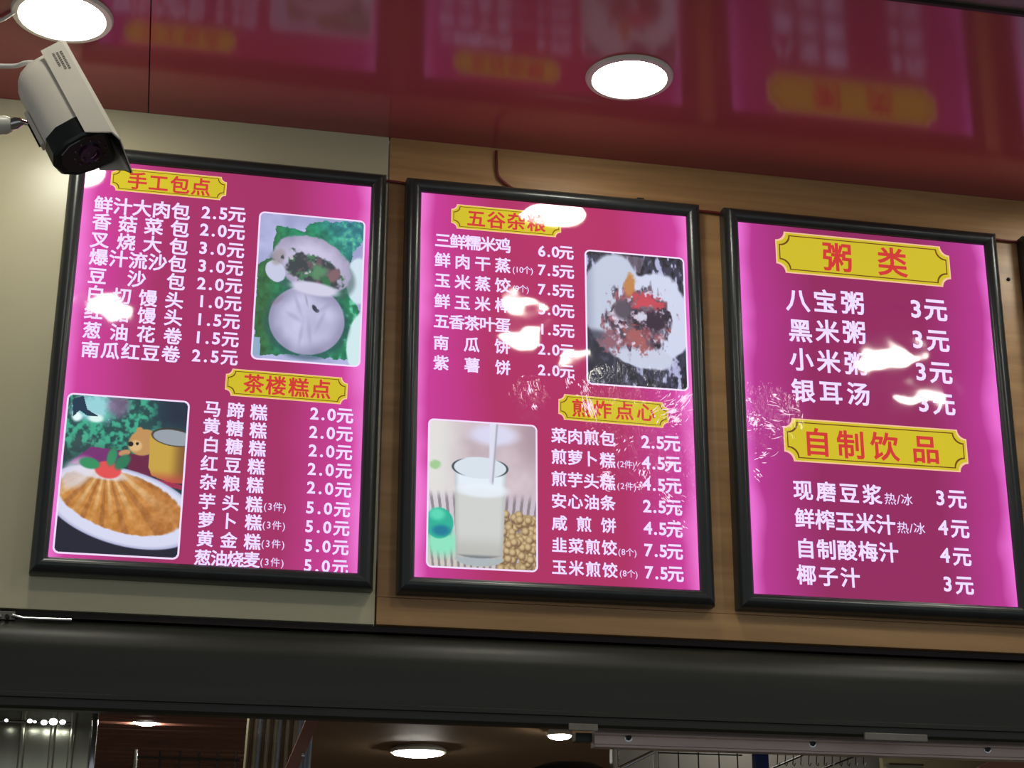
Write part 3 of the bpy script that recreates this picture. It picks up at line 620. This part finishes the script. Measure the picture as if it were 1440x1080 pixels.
for t, x0, y0, x1, y1, nt_, nx0, nx1, ny, p, px0, px1, py0, py1 in (
    ('菜肉煎包', 786, 612.5, 854.2, 617, 0, 0, 0, 0, '2.5元', 902.7, 954, 620.8, 623.8), ('煎萝卜糕', 786, 642.2, 854.2, 647.2, '(2件)', 867.5, 892.7, 653.4, '4.5元', 903.6, 955.4, 650, 653),
    ('煎芋头糕', 786, 673.3, 854.2, 678.6, '(2件)', 867.5, 894.7, 684.2, '4.5元', 904.2, 956, 680, 683.6), ('安心油条', 786, 704.3, 854.8, 707.3, 0, 0, 0, 0, '2.5元', 905, 957, 711.2, 714),
    ('咸煎饼', 786.6, 735.4, 855.6, 739, 0, 0, 0, 0, '4.5元', 906, 957.5, 742, 745), ('韭菜煎饺', 786.6, 766.5, 856.8, 770.4, '(8个)', 869, 895.3, 776.9, '7.5元', 907.2, 957.8, 773, 776),
    ('玉米煎饺', 786.6, 797.6, 857.7, 802, '(8个)', 871, 896.8, 807, '7.5元', 908, 959, 804.4, 807.4)):
    B2.name(t, x0, y0, x1, y1, 22); B2.price(p, px0, px1, py0, py1, 24)
    if nt_: B2.note(nt_, nx0, nx1, ny, 12)
B2.photo([(822, 350.3), (963.6, 363.3), (967, 550.8), (824.7, 540)], paint_rice, 'printed photo of an opened white bun with red and brown filling')
B2.photo([(603, 587.3), (756, 598.8), (756, 805), (597.9, 797.6)], paint_milk, 'printed photo of soy milk poured into a glass beside soybeans')

B3 = Board(1.477534, 1.174554, -0.001051, 'third magenta menu lightbox from the left, with two large yellow title plaques and no photos')
B3.body(M['pink3'])
plq(B3, (1090.8, 353.3), (1336, 376.2), 57, [('粥', 1177.2, 361.9), ('类', 1254.5, 368.6)], 42, 'large yellow title plaque at the top with two red characters')
for t, x0, y0, x1, y1, p, px0, px1, py0, py1 in (
    ('八宝粥', 1121.6, 422, 1198.6, 426, '3元', 1278.7, 1331, 433.7, 436), ('黑米粥', 1125.3, 464.9, 1200.8, 467.3, '3元', 1281, 1334.6, 476.5, 479.5),
    ('小米粥', 1126.8, 505.5, 1203.2, 511.3, '3元', 1285.7, 1338.6, 522, 524.4), ('银耳汤', 1129.3, 549.5, 1206.9, 554, '3元', 1289.4, 1343, 565.7, 568.7)):
    B3.name(t, x0, y0, x1, y1, 33.5); B3.price(p, px0, px1, py0, py1, 33)
plq(B3, (1102, 617.3), (1360.3, 635), 60, [('自', 1149, 622), ('制', 1196, 625.4), ('饮', 1244, 628), ('品', 1301.3, 631.8)], 41, 'large yellow title plaque at mid height with four red characters')
for t, x0, y0, x1, y1, nx0, nx1, ny, p, px0, px1, py0, py1 in (
    ('现磨豆浆', 1129, 689.2, 1226.2, 695.7, 1243, 1283.5, 702.5, '3元', 1314.3, 1359, 699.2, 702.5), ('鲜榨玉米汁', 1131.2, 729, 1245.3, 737.8, 1260.8, 1301.3, 743, '4元', 1318.2, 1363, 741, 744.3),
    ('自制酸梅汁', 1132.8, 771.2, 1249.5, 777, 0, 0, 0, '4元', 1320.8, 1366, 780, 783.5), ('椰子汁', 1133.8, 808.4, 1195.4, 812.3, 0, 0, 0, '3元', 1324.7, 1369.4, 820.4, 823.7)):
    B3.name(t, x0, y0, x1, y1, 29); B3.price(p, px0, px1, py0, py1, 28)
    if nx0: B3.note('热/冰', nx0, nx1, ny, 17.5)

def glint_slivers(b, specs, seed):
    # lamp glints off the creased and scratched film, put into glowing colour: many tiny slivers
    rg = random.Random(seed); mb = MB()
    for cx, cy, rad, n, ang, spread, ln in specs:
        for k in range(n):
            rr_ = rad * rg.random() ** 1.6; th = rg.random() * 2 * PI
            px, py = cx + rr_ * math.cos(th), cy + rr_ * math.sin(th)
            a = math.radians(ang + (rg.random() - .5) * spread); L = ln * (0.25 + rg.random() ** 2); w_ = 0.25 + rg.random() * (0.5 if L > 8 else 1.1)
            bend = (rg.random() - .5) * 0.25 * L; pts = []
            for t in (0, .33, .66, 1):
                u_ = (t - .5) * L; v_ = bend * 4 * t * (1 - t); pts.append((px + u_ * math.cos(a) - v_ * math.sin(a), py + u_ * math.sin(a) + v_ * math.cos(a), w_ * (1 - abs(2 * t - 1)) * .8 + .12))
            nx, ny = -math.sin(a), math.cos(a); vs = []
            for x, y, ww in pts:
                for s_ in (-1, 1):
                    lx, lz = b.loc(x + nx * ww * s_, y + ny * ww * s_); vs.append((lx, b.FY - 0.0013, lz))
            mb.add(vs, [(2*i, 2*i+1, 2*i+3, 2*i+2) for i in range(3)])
    tag(mb.build('film_scratches', M['glint'], b.t, keep=True), 'white scuffs and scratches in the film', kind='stuff')  # lamp glints on the creased and scratched film, as glowing slivers
glint_slivers(B2, [(945, 578, 26, 60, -35, 70, 14), (950, 590, 12, 40, 60, 180, 5), (962, 560, 10, 14, -45, 30, 22), (905, 665, 18, 26, 100, 80, 9), (900, 684, 9, 26, 0, 360, 4), (852, 668, 13, 44, 20, 180, 6), (857, 682, 9, 20, 10, 60, 7), (940, 700, 24, 26, 50, 50, 10),
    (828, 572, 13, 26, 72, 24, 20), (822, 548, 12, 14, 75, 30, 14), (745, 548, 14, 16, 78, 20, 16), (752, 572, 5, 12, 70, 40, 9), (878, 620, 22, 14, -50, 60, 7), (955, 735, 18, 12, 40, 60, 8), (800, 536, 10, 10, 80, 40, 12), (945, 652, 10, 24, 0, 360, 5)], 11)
glint_slivers(B3, [(1062, 595, 15, 60, 30, 180, 6), (1058, 588, 8, 40, 0, 360, 4), (1082, 600, 22, 20, 10, 60, 14), (1100, 578, 26, 10, 8, 14, 26), (1075, 640, 16, 14, -10, 50, 12), (1054, 562, 6, 12, 0, 360, 5), (1066, 668, 9, 10, 50, 40, 8), (1092, 560, 12, 6, 40, 60, 10)], 12)

B4 = Board(2.190, 1.176, 0.0, 'fourth menu lightbox cut off by the right edge, only its black frame side in view')
B4.body(M['pink3'])
bx = (-0.275, -0.02, 0.02, 0.34)
_l = B4.loc
B4.loc = lambda a, b: (a, b)
B4.photo([(bx[0], bx[3]), (bx[1], bx[3]), (bx[1], bx[2]), (bx[0], bx[2])], paint_bowl, 'printed photo of a pale bowl', nx=40)
B4.loc = _l

# ------------------------------------------------------------------ cables and small fittings on the wall
YC = YW - 0.006
def cable(name, pts, r, mat, label, n=8):
    # smooth through the given points
    out = []; pts = [Vector(p) for p in pts]
    for i in range(len(pts) - 1):
        p0, p1, p2, p3 = pts[max(i-1, 0)], pts[i], pts[i+1], pts[min(i+2, len(pts)-1)]
        for k in range(6):
            t = k / 6; out.append(0.5 * ((2*p1) + (p2-p0)*t + (2*p0-5*p1+4*p2-p3)*t*t + (3*p1-p0-3*p2+p3)*t**3))
    out.append(pts[-1])
    return tag(MB().tube(out, r, n).build(name, mat, smooth=60), label, 'cable')
cable('power_cable', [onY(698, 212, YC), onY(698, 228, YC), onY(700, 246, YC), onY(708, 256, YC), onY(722, 266, YC), onY(735, 274, YC)], 0.0032, M['cable_red'], 'short dark red cable dropping from the ceiling to the top of the middle board')
zt = B1.z + PH / 2 + 0.022
cable('power_cable', [(0.36, YC, zt), (0.42, YC, zt + 0.004), (0.47, YC, zt + 0.001), (0.52, YC, zt)], 0.0032, M['cable_red'], 'dark red cable running between the left and middle board tops')
cable('power_cable', [(1.05, YC, zt), (1.10, YC, zt + 0.003), (1.14, YC, zt + 0.003), (1.20, YC, zt)], 0.0032, M['cable_red'], 'dark red cable running between the middle and third board tops')
cable('power_cable', [(1.76, YC, zt), (1.80, YC, zt + 0.003), (1.86, YC, zt + 0.002), (1.93, YC, zt)], 0.0032, M['cable_red'], 'dark red cable running from the third board top towards the right edge')
sc = MB().lathe([(0.0045, 0), (0.0045, 0.002), (0.003, 0.0035), (0, 0.004)], onY(1418, 393, YW), (0, -1, 0), 16).build('wall_screw', M['wire'], smooth=50)
tag(sc, 'small dark screw head in the wall right of the third board', 'screw')
tip = onY(900, 281, YW)
tag(MB().box((tip.x - 0.008, YW - 0.005, tip.z - 0.003), (tip.x + 0.008, YW, tip.z + 0.003)).build('cable_clip', M['wire'], bevel=0.001), 'tiny dark clip on the wood above the middle board top right', 'clip')

# metal latch at the lower left edge of the cream wall
a, b = onY(-6, 862, 3.272), onY(101, 873, 3.272)
lt = thing('metal_latch', (a.x, 3.272, a.z), 'small metal latch with a thin arm under the left end of the cream wall', 'latch')
MB().box((-0.02, -0.004, -0.012), (0.035, 0.006, 0.004)).build('latch_plate', M['trim_grey'], lt, bevel=0.001)
MB().box((-0.02, -0.010, -0.009), (0.012, -0.004, -0.003)).build('latch_screw', M['chrome'], lt, bevel=0.001)
MB().tube([(0.030, -0.006, -0.004), (0.05, -0.008, -0.009), (b.x - a.x, -0.008, b.z - a.z)], [0.004, 0.0028, 0.0035], 8).build('latch_arm', M['chrome'], lt, smooth=50)
MB().lathe([(0.004, 0), (0.004, 0.012), (0.0, 0.013)], (0.022, -0.004, -0.008), (0, -1, 0), 12).build('pivot', M['wire'], lt, smooth=50)

# ------------------------------------------------------------------ security camera
def cctv():
    DY = 2.30
    dpt = onY(97, 152, DY)                                     # middle of the housing
    d = (R * 0.46 - U * 0.70 - W * 0.46).normalized()           # viewing direction of the camera
    nrm = (R * 0.84 + U * 0.52 + W * 0.28); nrm = (nrm - d * nrm.dot(d)).normalized()   # outward normal of the sun shield roof
    b = d.cross(nrm).normalized()
    if b.dot(W) > 0: b = -b                                     # side that faces the viewer
    t = thing('security_camera', dpt, 'white bullet security camera with black front hanging in front of the left menu board', 'security camera')
    def pt(l, a, s): return d * l + nrm * a + b * s
    def ring(l, k, ca=0.0, kz=1.0):
        # housing section: flat roof side (a>0), rounded belly (a<0)
        sec = [(0.028, -0.030), (0.028, 0.030), (0.022, 0.036), (-0.006, 0.038), (-0.032, 0.034), (-0.050, 0.021), (-0.056, 0.0), (-0.050, -0.021), (-0.032, -0.034), (-0.006, -0.038), (0.022, -0.036)]
        return [pt(l, ca + a * k, s * k * kz) for a, s in sec]
    MB().loft([ring(-0.098, .34, .012), ring(-0.094, .62, .008), ring(-0.084, .84, .003), ring(-0.068, .96, .0), ring(-0.05, 1.0), ring(0.058, 1.0)]).build('housing', M['cctv'], t, smooth=50)
    MB().loft([ring(0.0575, 1.03), ring(0.090, 1.04), ring(0.094, 0.98)]).build('front_bezel', M['cctv_black'], t, smooth=30)
    fg = MB().loft([ring(0.0935, 0.86), ring(0.0955, 0.84)]).build('front_glass', M['cctv_glass'], t, smooth=30)
    MB().lathe([(0.016, 0), (0.016, 0.004), (0.012, 0.005), (0.011, 0.002), (0.006, 0.0045), (0, 0.0055)], pt(0.0952, -0.004, 0.0), d, 28).build('lens', M['lens'], t, smooth=40)
    for k in range(10):
        an = 2 * PI * k / 10
        MB().lathe([(0.0028, 0), (0.0022, 0.0018), (0, 0.0024)], pt(0.0953, -0.004 + 0.0225 * math.cos(an), 0.0225 * math.sin(an)), d, 10).build('infrared_led', M['lens'], t, smooth=50)
    # sun shield: roof with two hanging sides, reaching past the front
    th = 0.0016
    def shield(o_, l0, l1, cut):
        prof = [(0.0 , 0.041), (0.032, 0.041), (0.0375, 0.036), (0.0375, -0.036), (0.032, -0.041), (0.0, -0.041)]
        out = [(a + o_ * (1 if abs(a) > .03 else 0), s + math.copysign(o_, s)) for a, s in prof]
        return [[pt(l0 + (cut if i in (0, 5) else 0), a, s) for i, (a, s) in enumerate(out)], [pt(l1 - (0.034 if i in (0, 5) else (0.014 if i in (1, 4) else 0)), a, s) for i, (a, s) in enumerate(out)]]
    oo = shield(th, -0.088, 0.128, 0.004); ii = shield(0.0, -0.088, 0.128, 0.004)
    rings = [oo[0] + ii[0][::-1], oo[1] + ii[1][::-1]]
    MB().loft(rings).build('sun_shield', M['cctv'], t, smooth=25)
    jj = shield(-0.0003, 0.05, 0.127, 0.0); kk = shield(-0.0015, 0.05, 0.127, 0.0)
    tag(MB().loft([jj[0] + kk[0][::-1], jj[1] + kk[1][::-1]]).build('shield_lining', M['cctv_black'], t, smooth=25), 'black inner lining of the hood tip')
    # pale sticker with faint grey marks on the side towards the viewer
    st = MB()
    rg = random.Random(4)
    for row in range(3):
        l = -0.070 + rg.random() * 0.003
        while l < -0.040 + 0.006 * row:
            w_ = 0.0012 + rg.random() * 0.0022; a0 = 0.012 + row * 0.0055
            st.add([pt(l, a0, .0430), pt(l + w_, a0, .0430), pt(l + w_, a0 + .0036, .0430), pt(l, a0 + .0036, .0430)], [(0, 1, 2, 3)]); l += w_ + 0.0012
    if b.dot(d.cross(nrm)) < 0: pass
    st.build('sticker_print', M['label_grey'], t)
    # slotted rail under the belly, swivel and arm to the left
    MB().bar(pt(-0.02, -0.058, 0.0), pt(0.05, -0.058, 0.0), 0.014, 0.006, nrm).build('mounting_rail', M['cctv'], t, bevel=0.001)
    MB().bar(pt(0.0, -0.062, 0.0), pt(0.046, -0.062, 0.0), 0.004, 0.003, nrm).build('rail_slot', M['wire'], t)
    j0 = pt(0.0, -0.060, 0.0)
    q1 = onY(30, 171, DY + 0.03) - dpt; q2 = onY(14, 176, DY + 0.035) - dpt; q3 = onY(-60, 176, DY + 0.04) - dpt
    MB().tube([j0, q1], 0.0035, 10).build('swivel_stud', M['chrome'], t, smooth=50)
    MB().tube([q1, q1.lerp(q2, .45), q2], [0.006, 0.009, 0.008], 14).build('swivel_nut', M['chrome'], t, smooth=40)
    MB().tube([q1.lerp(q2, .9), q2.lerp(q3, .06), q3], [0.010, 0.0135, 0.0135], 20).build('mount_arm', M['white_metal'], t, smooth=40)
    # cable from the back
    p = dpt + pt(-0.092, 0.014, 0)
    pts = [p, onY(40, 88, DY + .02), onY(20, 93, DY + .03), onY(-20, 92, DY + .03), onY(-60, 90, DY + .03)]
    pts = [Vector(x) for x in pts]; out = []
    for i in range(len(pts) - 1):
        p0, p1, p2, p3 = pts[max(i-1, 0)], pts[i], pts[i+1], pts[min(i+2, len(pts)-1)]
        for k in range(6):
            tt = k / 6; out.append(0.5 * ((2*p1) + (p2-p0)*tt + (2*p0-5*p1+4*p2-p3)*tt*tt + (3*p1-p0-3*p2+p3)*tt**3) - dpt)
    out.append(pts[-1] - dpt)
    MB().tube(out, 0.0036, 10).build('camera_cable', M['cable_white'], t, smooth=60)
cctv()
cable('lamp_cable', [onZ(24, 14, ZC - 0.004), onZ(10, 24, ZC - 0.006), onZ(-4, 30, ZC - 0.006), onZ(-60, 44, ZC - 0.006)], 0.0035, M['cable_white'], 'white cable leaving the left ceiling light at the upper left edge')

# ------------------------------------------------------------------ aluminium rail under the shutter housing
ZR = 0.484
x0 = onY(836, 1030, 3.30).x
rl = thing('aluminium_rail', (x0, 3.30, ZR), 'long pinkish aluminium rail with bolts under the right half of the shutter housing', 'rail')
LR = 4.4 - x0
MB().add([(x, y, z) for x in (0, LR) for y, z in ((-.004, -.001), (-.006, -.006), (-.006, -.009), (.0, -.011), (.0, -.027), (-.004, -.029), (-.004, -.033), (.03, -.033), (.03, -.001))],
         [tuple(range(9))[::-1], tuple(range(9, 18))] + [(i, (i + 1) % 9, 9 + (i + 1) % 9, 9 + i) for i in range(9)]).build('rail_profile', M['aluminium'], rl)
for px, py in ((884, 1037), (1143, 1045), (1389, 1053)):
    P = onY(px, py, 3.298); bo = MB().lathe([(0.0062, 0), (0.0062, 0.004), (0.004, 0.0055), (0, 0.0055)], (P.x - x0, 0.0, P.z - ZR), (0, -1, 0), 6).build('bolt', M['wire'], rl)
    MB().lathe([(0.0085, 0), (0.0085, 0.0012), (0, 0.0012)], (P.x - x0, 0.0, P.z - ZR), (0, -1, 0), 16).build('washer', M['chrome'], bo)
for px0, px1, py0, py1, lab in ((800, 841, 1017, 1028, 'small pale metal bracket plate above the left end of the rail'), (1216, 1305, 1030, 1043, 'wider grey bracket plate above the rail below the third board')):
    A, Bq = onY(px0, py0, 3.228), onY(px1, py1, 3.228)
    tag(MB().box((A.x, 3.228, Bq.z), (Bq.x, 3.2345, A.z)).build('bracket_plate', M['trim_grey'], bevel=0.001), lab, 'bracket')
A, Bq = onY(808, 1031, 3.33), onY(838, 1044, 3.33)
tag(MB().box((A.x, 3.32, Bq.z), (Bq.x - .001, 3.35, A.z)).build('end_block', M['black_frame'], bevel=0.002), 'dark block closing the left end of the aluminium rail', 'end block')

# ------------------------------------------------------------------ kitchen behind the opening
ZK = 0.80
struct(MB().box((-2.2, 3.52, ZK), (6.0, 9.0, ZK + 0.05)).build('ceiling', M['kitchen_brown']))
struct(MB().box((-2.2, 8.6, -1.5), (6.0, 8.7, ZK)).build('wall_back', M['kitchen_brown']))
struct(MB().box((-2.3, 3.52, -1.5), (-2.2, 9.0, ZK + .05)).build('wall_kitchen_left', M['kitchen_brown']))
struct(MB().box((6.0, 3.52, -1.5), (6.1, 9.0, ZK + .05)).build('wall_kitchen_right', M['kitchen_brown']))
# slatted reddish ceiling field at the left
sf = thing('slatted_ceiling_field', (0, 4.4, ZK), 'reddish brown slatted ceiling field in the kitchen around the small left lamp', 'slatted ceiling')
xa, xb = -0.35, onZ(418, 1005, ZK).x
MB().box((xa, 0.0, -0.012), (xb, 2.6, -0.001)).build('backing', M['slat_brown'], sf)
for k in range(22):
    MB().box((xa, 0.03 + k * 0.115, -0.030), (xb, 0.095 + k * 0.115, -0.012)).build('slat', M['slat_brown'], sf, bevel=0.002)
def klamp(px, py, wpx, label):
    P = onZ(px, py, ZK - 0.026); r = wpx / F * P.dot(W) / 2
    t = thing('kitchen_lamp', (P.x, P.y, ZK), label, 'ceiling light', 'kitchen lamps seen through the opening')
    MB().lathe([(r * .9, 0), (r * 1.1, -0.010), (r * 1.1, -0.020), (r * .98, -0.022)], (0, 0, 0), n=32).build('lamp_can', M['rim'], t, smooth=40)
    MB().lathe([(r * .98, -0.020), (r * .96, -0.025), (r * .7, -0.030), (r * .35, -0.033), (0, -0.034)], (0, 0, 0), n=32).build('diffuser', M['lamp_k'], t, smooth=60)
    return t
klamp(205, 1017, 36, 'small round kitchen lamp in the reddish slatted ceiling at lower left')
klamp(588, 1061, 72, 'largest round kitchen lamp on the brown ceiling at the bottom middle')
klamp(787, 1037, 33, 'small round kitchen lamp left of the aluminium rail end')

# shiny cabinet side at the left
def panel_px(name, x0, x1, ytop, Y, mat, label, cat, thick=0.02, zb=0.0, fold=None):
    A, Bq = onY(x0, ytop, Y), onY(x1, ytop, Y)
    t = thing(name, ((A.x + Bq.x) / 2, Y, zb), label, cat)
    return t, (A.x - (A.x + Bq.x) / 2), (Bq.x - (A.x + Bq.x) / 2), A.z
t, xa, xb, zt_ = panel_px('steel_cabinet', -60, 132, 985, 3.62, None, 'shiny pale steel cabinet side at the lower left corner reflecting lamps', 'cabinet')
MB().box((xa, 0, 0), (xb, 0.015, 0.62)).build('side_panel', M['steel'], t, bevel=0.003)
MB().box((xb + 0.001, -0.012, 0), (xb + 0.012, 0.02, 0.585)).build('corner_post', M['chrome'], t, bevel=0.003)
for f_ in (0.25, 0.5, 0.72, 0.86):
    xx = xa + (xb - xa) * f_
    MB().tube([(xx, -0.004, 0), (xx, -0.004, 0.615)], 0.006, 10).build('rib', M['steel'], t, smooth=60)

ls = thing('lamp_row', onY(70, 1015, 3.56), 'row of small bright bulbs in front of the pale steel cabinet at lower left', 'lamp')  # glowing dots on a bar stand in for lamp reflections in the cabinet
o_ = Vector(ls.location)
MB().tube([onY(-20, 1013, 3.575) - o_, onY(100, 1017.5, 3.575) - o_], 0.003, 8).build('lamp_bar', M['chrome'], ls)  # added bar that carries the reflection dots
for px, py, rr in ((9, 1013, .0035), (42, 1014, .005), (49, 1015, .003), (62, 1016, .0065), (75, 1015, .0085), (88, 1015.5, .006)):
    c_ = onY(px, py, 3.555) - o_
    MB().lathe([(0, -rr * .8), (rr * .7, -rr * .55), (rr, 0), (rr * .7, rr * .55), (0, rr * .8)], c_, (0, 0, 1), 14).build('bulb', M['bulb'], ls, smooth=60)  # glowing dot standing in for a lamp reflection in the cabinet
for x, y, rr, w_ in ((0.15, 4.05, .09, 'leftmost'), (1.5, 4.05, .09, 'middle'), (2.9, 4.05, .09, 'rightmost')):  # unseen ceiling lamps added to brighten the kitchen
    t = thing('kitchen_lamp', (x, y, ZK), w_ + ' of the three kitchen ceiling lamps hidden behind the shutter housing', 'ceiling light', 'kitchen lamps hidden by the shutter housing')  # added unseen lamps, only to brighten the kitchen
    MB().lathe([(rr, 0), (rr, -0.02), (rr * .95, -0.024)], (0, 0, 0), n=32).build('lamp_can', M['rim'], t, smooth=40)
    MB().lathe([(rr * .95, -0.023), (rr * .7, -0.03), (0, -0.034)], (0, 0, 0), n=32).build('diffuser', M['lamp_kfill'], t, smooth=60)

def wire_grid(name, px, Y, py, z0, label, mat, zs=(0.0,), r=0.0018):
    x_ = [onY(p, 1065, Y).x for p in px]
    t = thing(name, (x_[0], Y, z0), label, 'wire rack')
    top = onY(px[0], py, Y).z - z0
    for x in x_: MB().tube([(x - x_[0], 0, 0), (x - x_[0], 0, top)], r, 6).build('upright_wire', mat, t)
    for k in range(5):
        zz = top - 0.02 - k * 0.05
        MB().tube([(-0.01, -2 * r, zz), (x_[-1] - x_[0] + 0.01, -2 * r, zz)], r, 6).build('cross_wire', mat, t)
    return t
wire_grid('wire_rack', (192, 225, 253, 280, 306, 332), 4.6, 1054, 0.2, 'dark wire rack under the slatted kitchen ceiling at lower left', M['wire'], r=0.0028)
P = onY(191, 1054, 4.55); tag(MB().tube([(P.x, 4.55, 0.2), (P.x, 4.55, P.z)], 0.006, 10).build('rack_post', M['chrome'], smooth=60), 'thin bright upright post at the left of the dark wire rack', 'post')

# hanging plastic strips and wooden brace
A, Bq = onY(352, 1003, 4.0), onY(446, 1003, 4.0)
t = thing('strip_curtain', ((A.x + Bq.x) / 2, 4.0, 0.78), 'curtain of narrow pale plastic strips hanging behind the opening at lower left', 'curtain')
nS = 17
for k in range(nS):
    xx = A.x + (Bq.x - A.x) * (k + .5) / nS - (A.x + Bq.x) / 2; w_ = (Bq.x - A.x) / nS
    mt = M[('strip_a', 'strip_b', 'strip_a', 'strip_c', 'strip_b')[k % 5 if k < 13 else 3]]
    dx = -0.02
    MB().add([(xx - w_*.45, 0, 0), (xx, -0.006, 0), (xx + w_*.45, 0, 0), (xx + w_*.45, 0.002, 0), (xx - w_*.45, 0.002, 0)] + [(xx - w_*.45 + dx, 0, -0.6), (xx + dx, -0.006, -0.6), (xx + w_*.45 + dx, 0, -0.6), (xx + w_*.45 + dx, 0.002, -0.6), (xx - w_*.45 + dx, 0.002, -0.6)],
        [(0,1,2,3,4),(9,8,7,6,5)] + [(i, 5 + i, 5 + (i + 1) % 5, (i + 1) % 5) for i in range(5)]).build('strip', mt, t)
MB().box((A.x - (A.x + Bq.x) / 2 - .01, -0.01, -0.002), (Bq.x - (A.x + Bq.x) / 2 + .01, 0.012, 0.02)).build('hanging_rail', M['trim_grey'], t)
p, q = onY(449, 990, 3.9), onY(402, 1100, 3.9)
br = thing('wooden_brace', q, 'slanted brown wooden brace right of the plastic strips at lower left', 'brace')
MB().bar((0, 0, 0), p - q, 0.028, 0.02, (0, 1, 0)).build('beam', M['slat_brown'], br, bevel=0.002)
P = onY(426, 1062, 3.885) - q; MB().lathe([(0.005, 0), (0.004, 0.003), (0, 0.004)], P, (0, -1, 0), 12).build('screw', M['chrome'], br)

# right side: pale panel, wire racks, blue post, steel hood
t, xa, xb, zt_ = panel_px('pale_panel', 866, 1236, 1030, 4.25, None, 'grey panel behind the wire racks below the aluminium rail', 'panel')
MB().box((xa, 0, 0), (xb, 0.015, 0.66)).build('sheet', M['pale_wall'], t, bevel=0.002)
MB().box((xa - .012, -0.01, 0), (xa - .001, 0.02, 0.66)).build('edge_strip', M['trim_grey'], t, bevel=0.002)
t, xa, xb, zt_ = panel_px('steel_hood', 1238, 1520, 1030, 4.2, None, 'beige steel hood at the lower right with a bright vertical sheen', 'hood')
MB().box((xa, 0, 0), (xb, 0.02, 0.66)).build('hood_face', M['beige_wall'], t, bevel=0.002)
MB().tube([(xa + 0.03, -0.012, 0), (xa + 0.012, -0.012, 0.50)], 0.014, 16).build('hood_tube', M['chrome'], t, smooth=60)
MB().box((xa + 0.005, -0.03, 0.548), (xa + 0.10, -0.002, 0.553)).build('hood_lip', M['chrome'], t)
p, q = onY(1380, 1092, 4.1), onY(1475, 1048, 4.1)
MB().bar(p - t.location, q - t.location, 0.05, 0.01, (0, 1, 0)).build('hood_brace', M['slat_brown'], t, bevel=0.002)
wire_grid('wire_rack', (925, 954, 982, 1011, 1037), 3.75, 1046, 0.2, 'square mesh wire rack left of the blue post below the rail', M['wire'], r=0.0016)
P = onY(921, 1044, 3.7); tag(MB().tube([(P.x, 3.7, 0.15), (P.x, 3.7, P.z)], 0.0055, 10).build('rack_post', M['white_metal'], smooth=60), 'pale upright post at the left side of the square mesh rack', 'post')
P = onY(869, 1044, 3.6)
ch = thing('bead_chain', (P.x, 3.6, 0.2), 'thin bright chain hanging below the left end of the aluminium rail', 'chain')
top = P.z - 0.2
MB().tube([(0, 0, 0), (0, 0, top)], 0.001, 6).build('cord', M['chrome'], ch)
cb = MB()
for k in range(22): cb.lathe([(0, -0.0026), (0.0022, -0.0012), (0.0022, 0.0012), (0, 0.0026)], (0, 0, top - 0.01 - k * 0.011), (0, 0, 1), 8)
tag(cb.build('beads', M['chrome'], ch, smooth=60), kind='stuff')
tag(MB().tube([onY(870, 1081, 3.62), onY(919, 1057, 3.67)], 0.0045, 10).build('steel_tube', M['chrome'], smooth=60), 'bright slanted tube between the hanging chain and the pale post', 'tube')
A, Bq = onY(1060, 1040, 3.7), onY(1078, 1040, 3.7)
tag(MB().box((A.x, 3.69, 0.1), (Bq.x, 3.72, A.z)).build('blue_post', M['blue_post'], bevel=0.003), 'dark blue upright post below the rail between the two wire racks', 'post')
hr = thing('hook_rack', onY(1090, 1080, 3.75), 'rack of thin hooks on slanted rods right of the blue post', 'rack')
o_ = Vector(hr.location)
for (a_, b_) in (((1080, 1083), (1145, 1055)), ((1150, 1084), (1218, 1057))):
    MB().tube([onY(*a_, 3.76) - o_, onY(*b_, 3.76) - o_], 0.0022, 8).build('slanted_rod', M['wire'], hr)
for k in range(12):
    px = 1094 + k * 11; A = onY(px, 1056, 3.74) - o_; Bq = onY(px - 1, 1075, 3.74) - o_
    MB().tube([A, Bq, Bq + Vector((0.002, -0.004, -0.004)), Bq + Vector((0.004, -0.006, 0.003))], 0.0011, 6).build('hook', M['chrome'] if k % 4 == 3 or k > 9 else M['wire'], hr)
MB().tube([onY(1082, 1054.5, 3.74) - o_, onY(1225, 1060, 3.74) - o_], 0.0012, 6).build('hook_bar', M['wire'], hr)
# dark pot hanging at bottom middle
P = onY(800, 1095, 4.6)
pt_ = thing('dark_cover', (P.x, 4.6, P.z - 0.2), 'dark rounded cover at the bottom edge left of the chain', 'cover')
MB().lathe([(0.13, 0), (0.13, 0.17), (0.125, 0.20), (0.11, 0.222), (0.07, 0.238), (0, 0.243)], (0, 0, 0), (0, 0, 1), 32).build('shell', M['wire'], pt_, smooth=40)
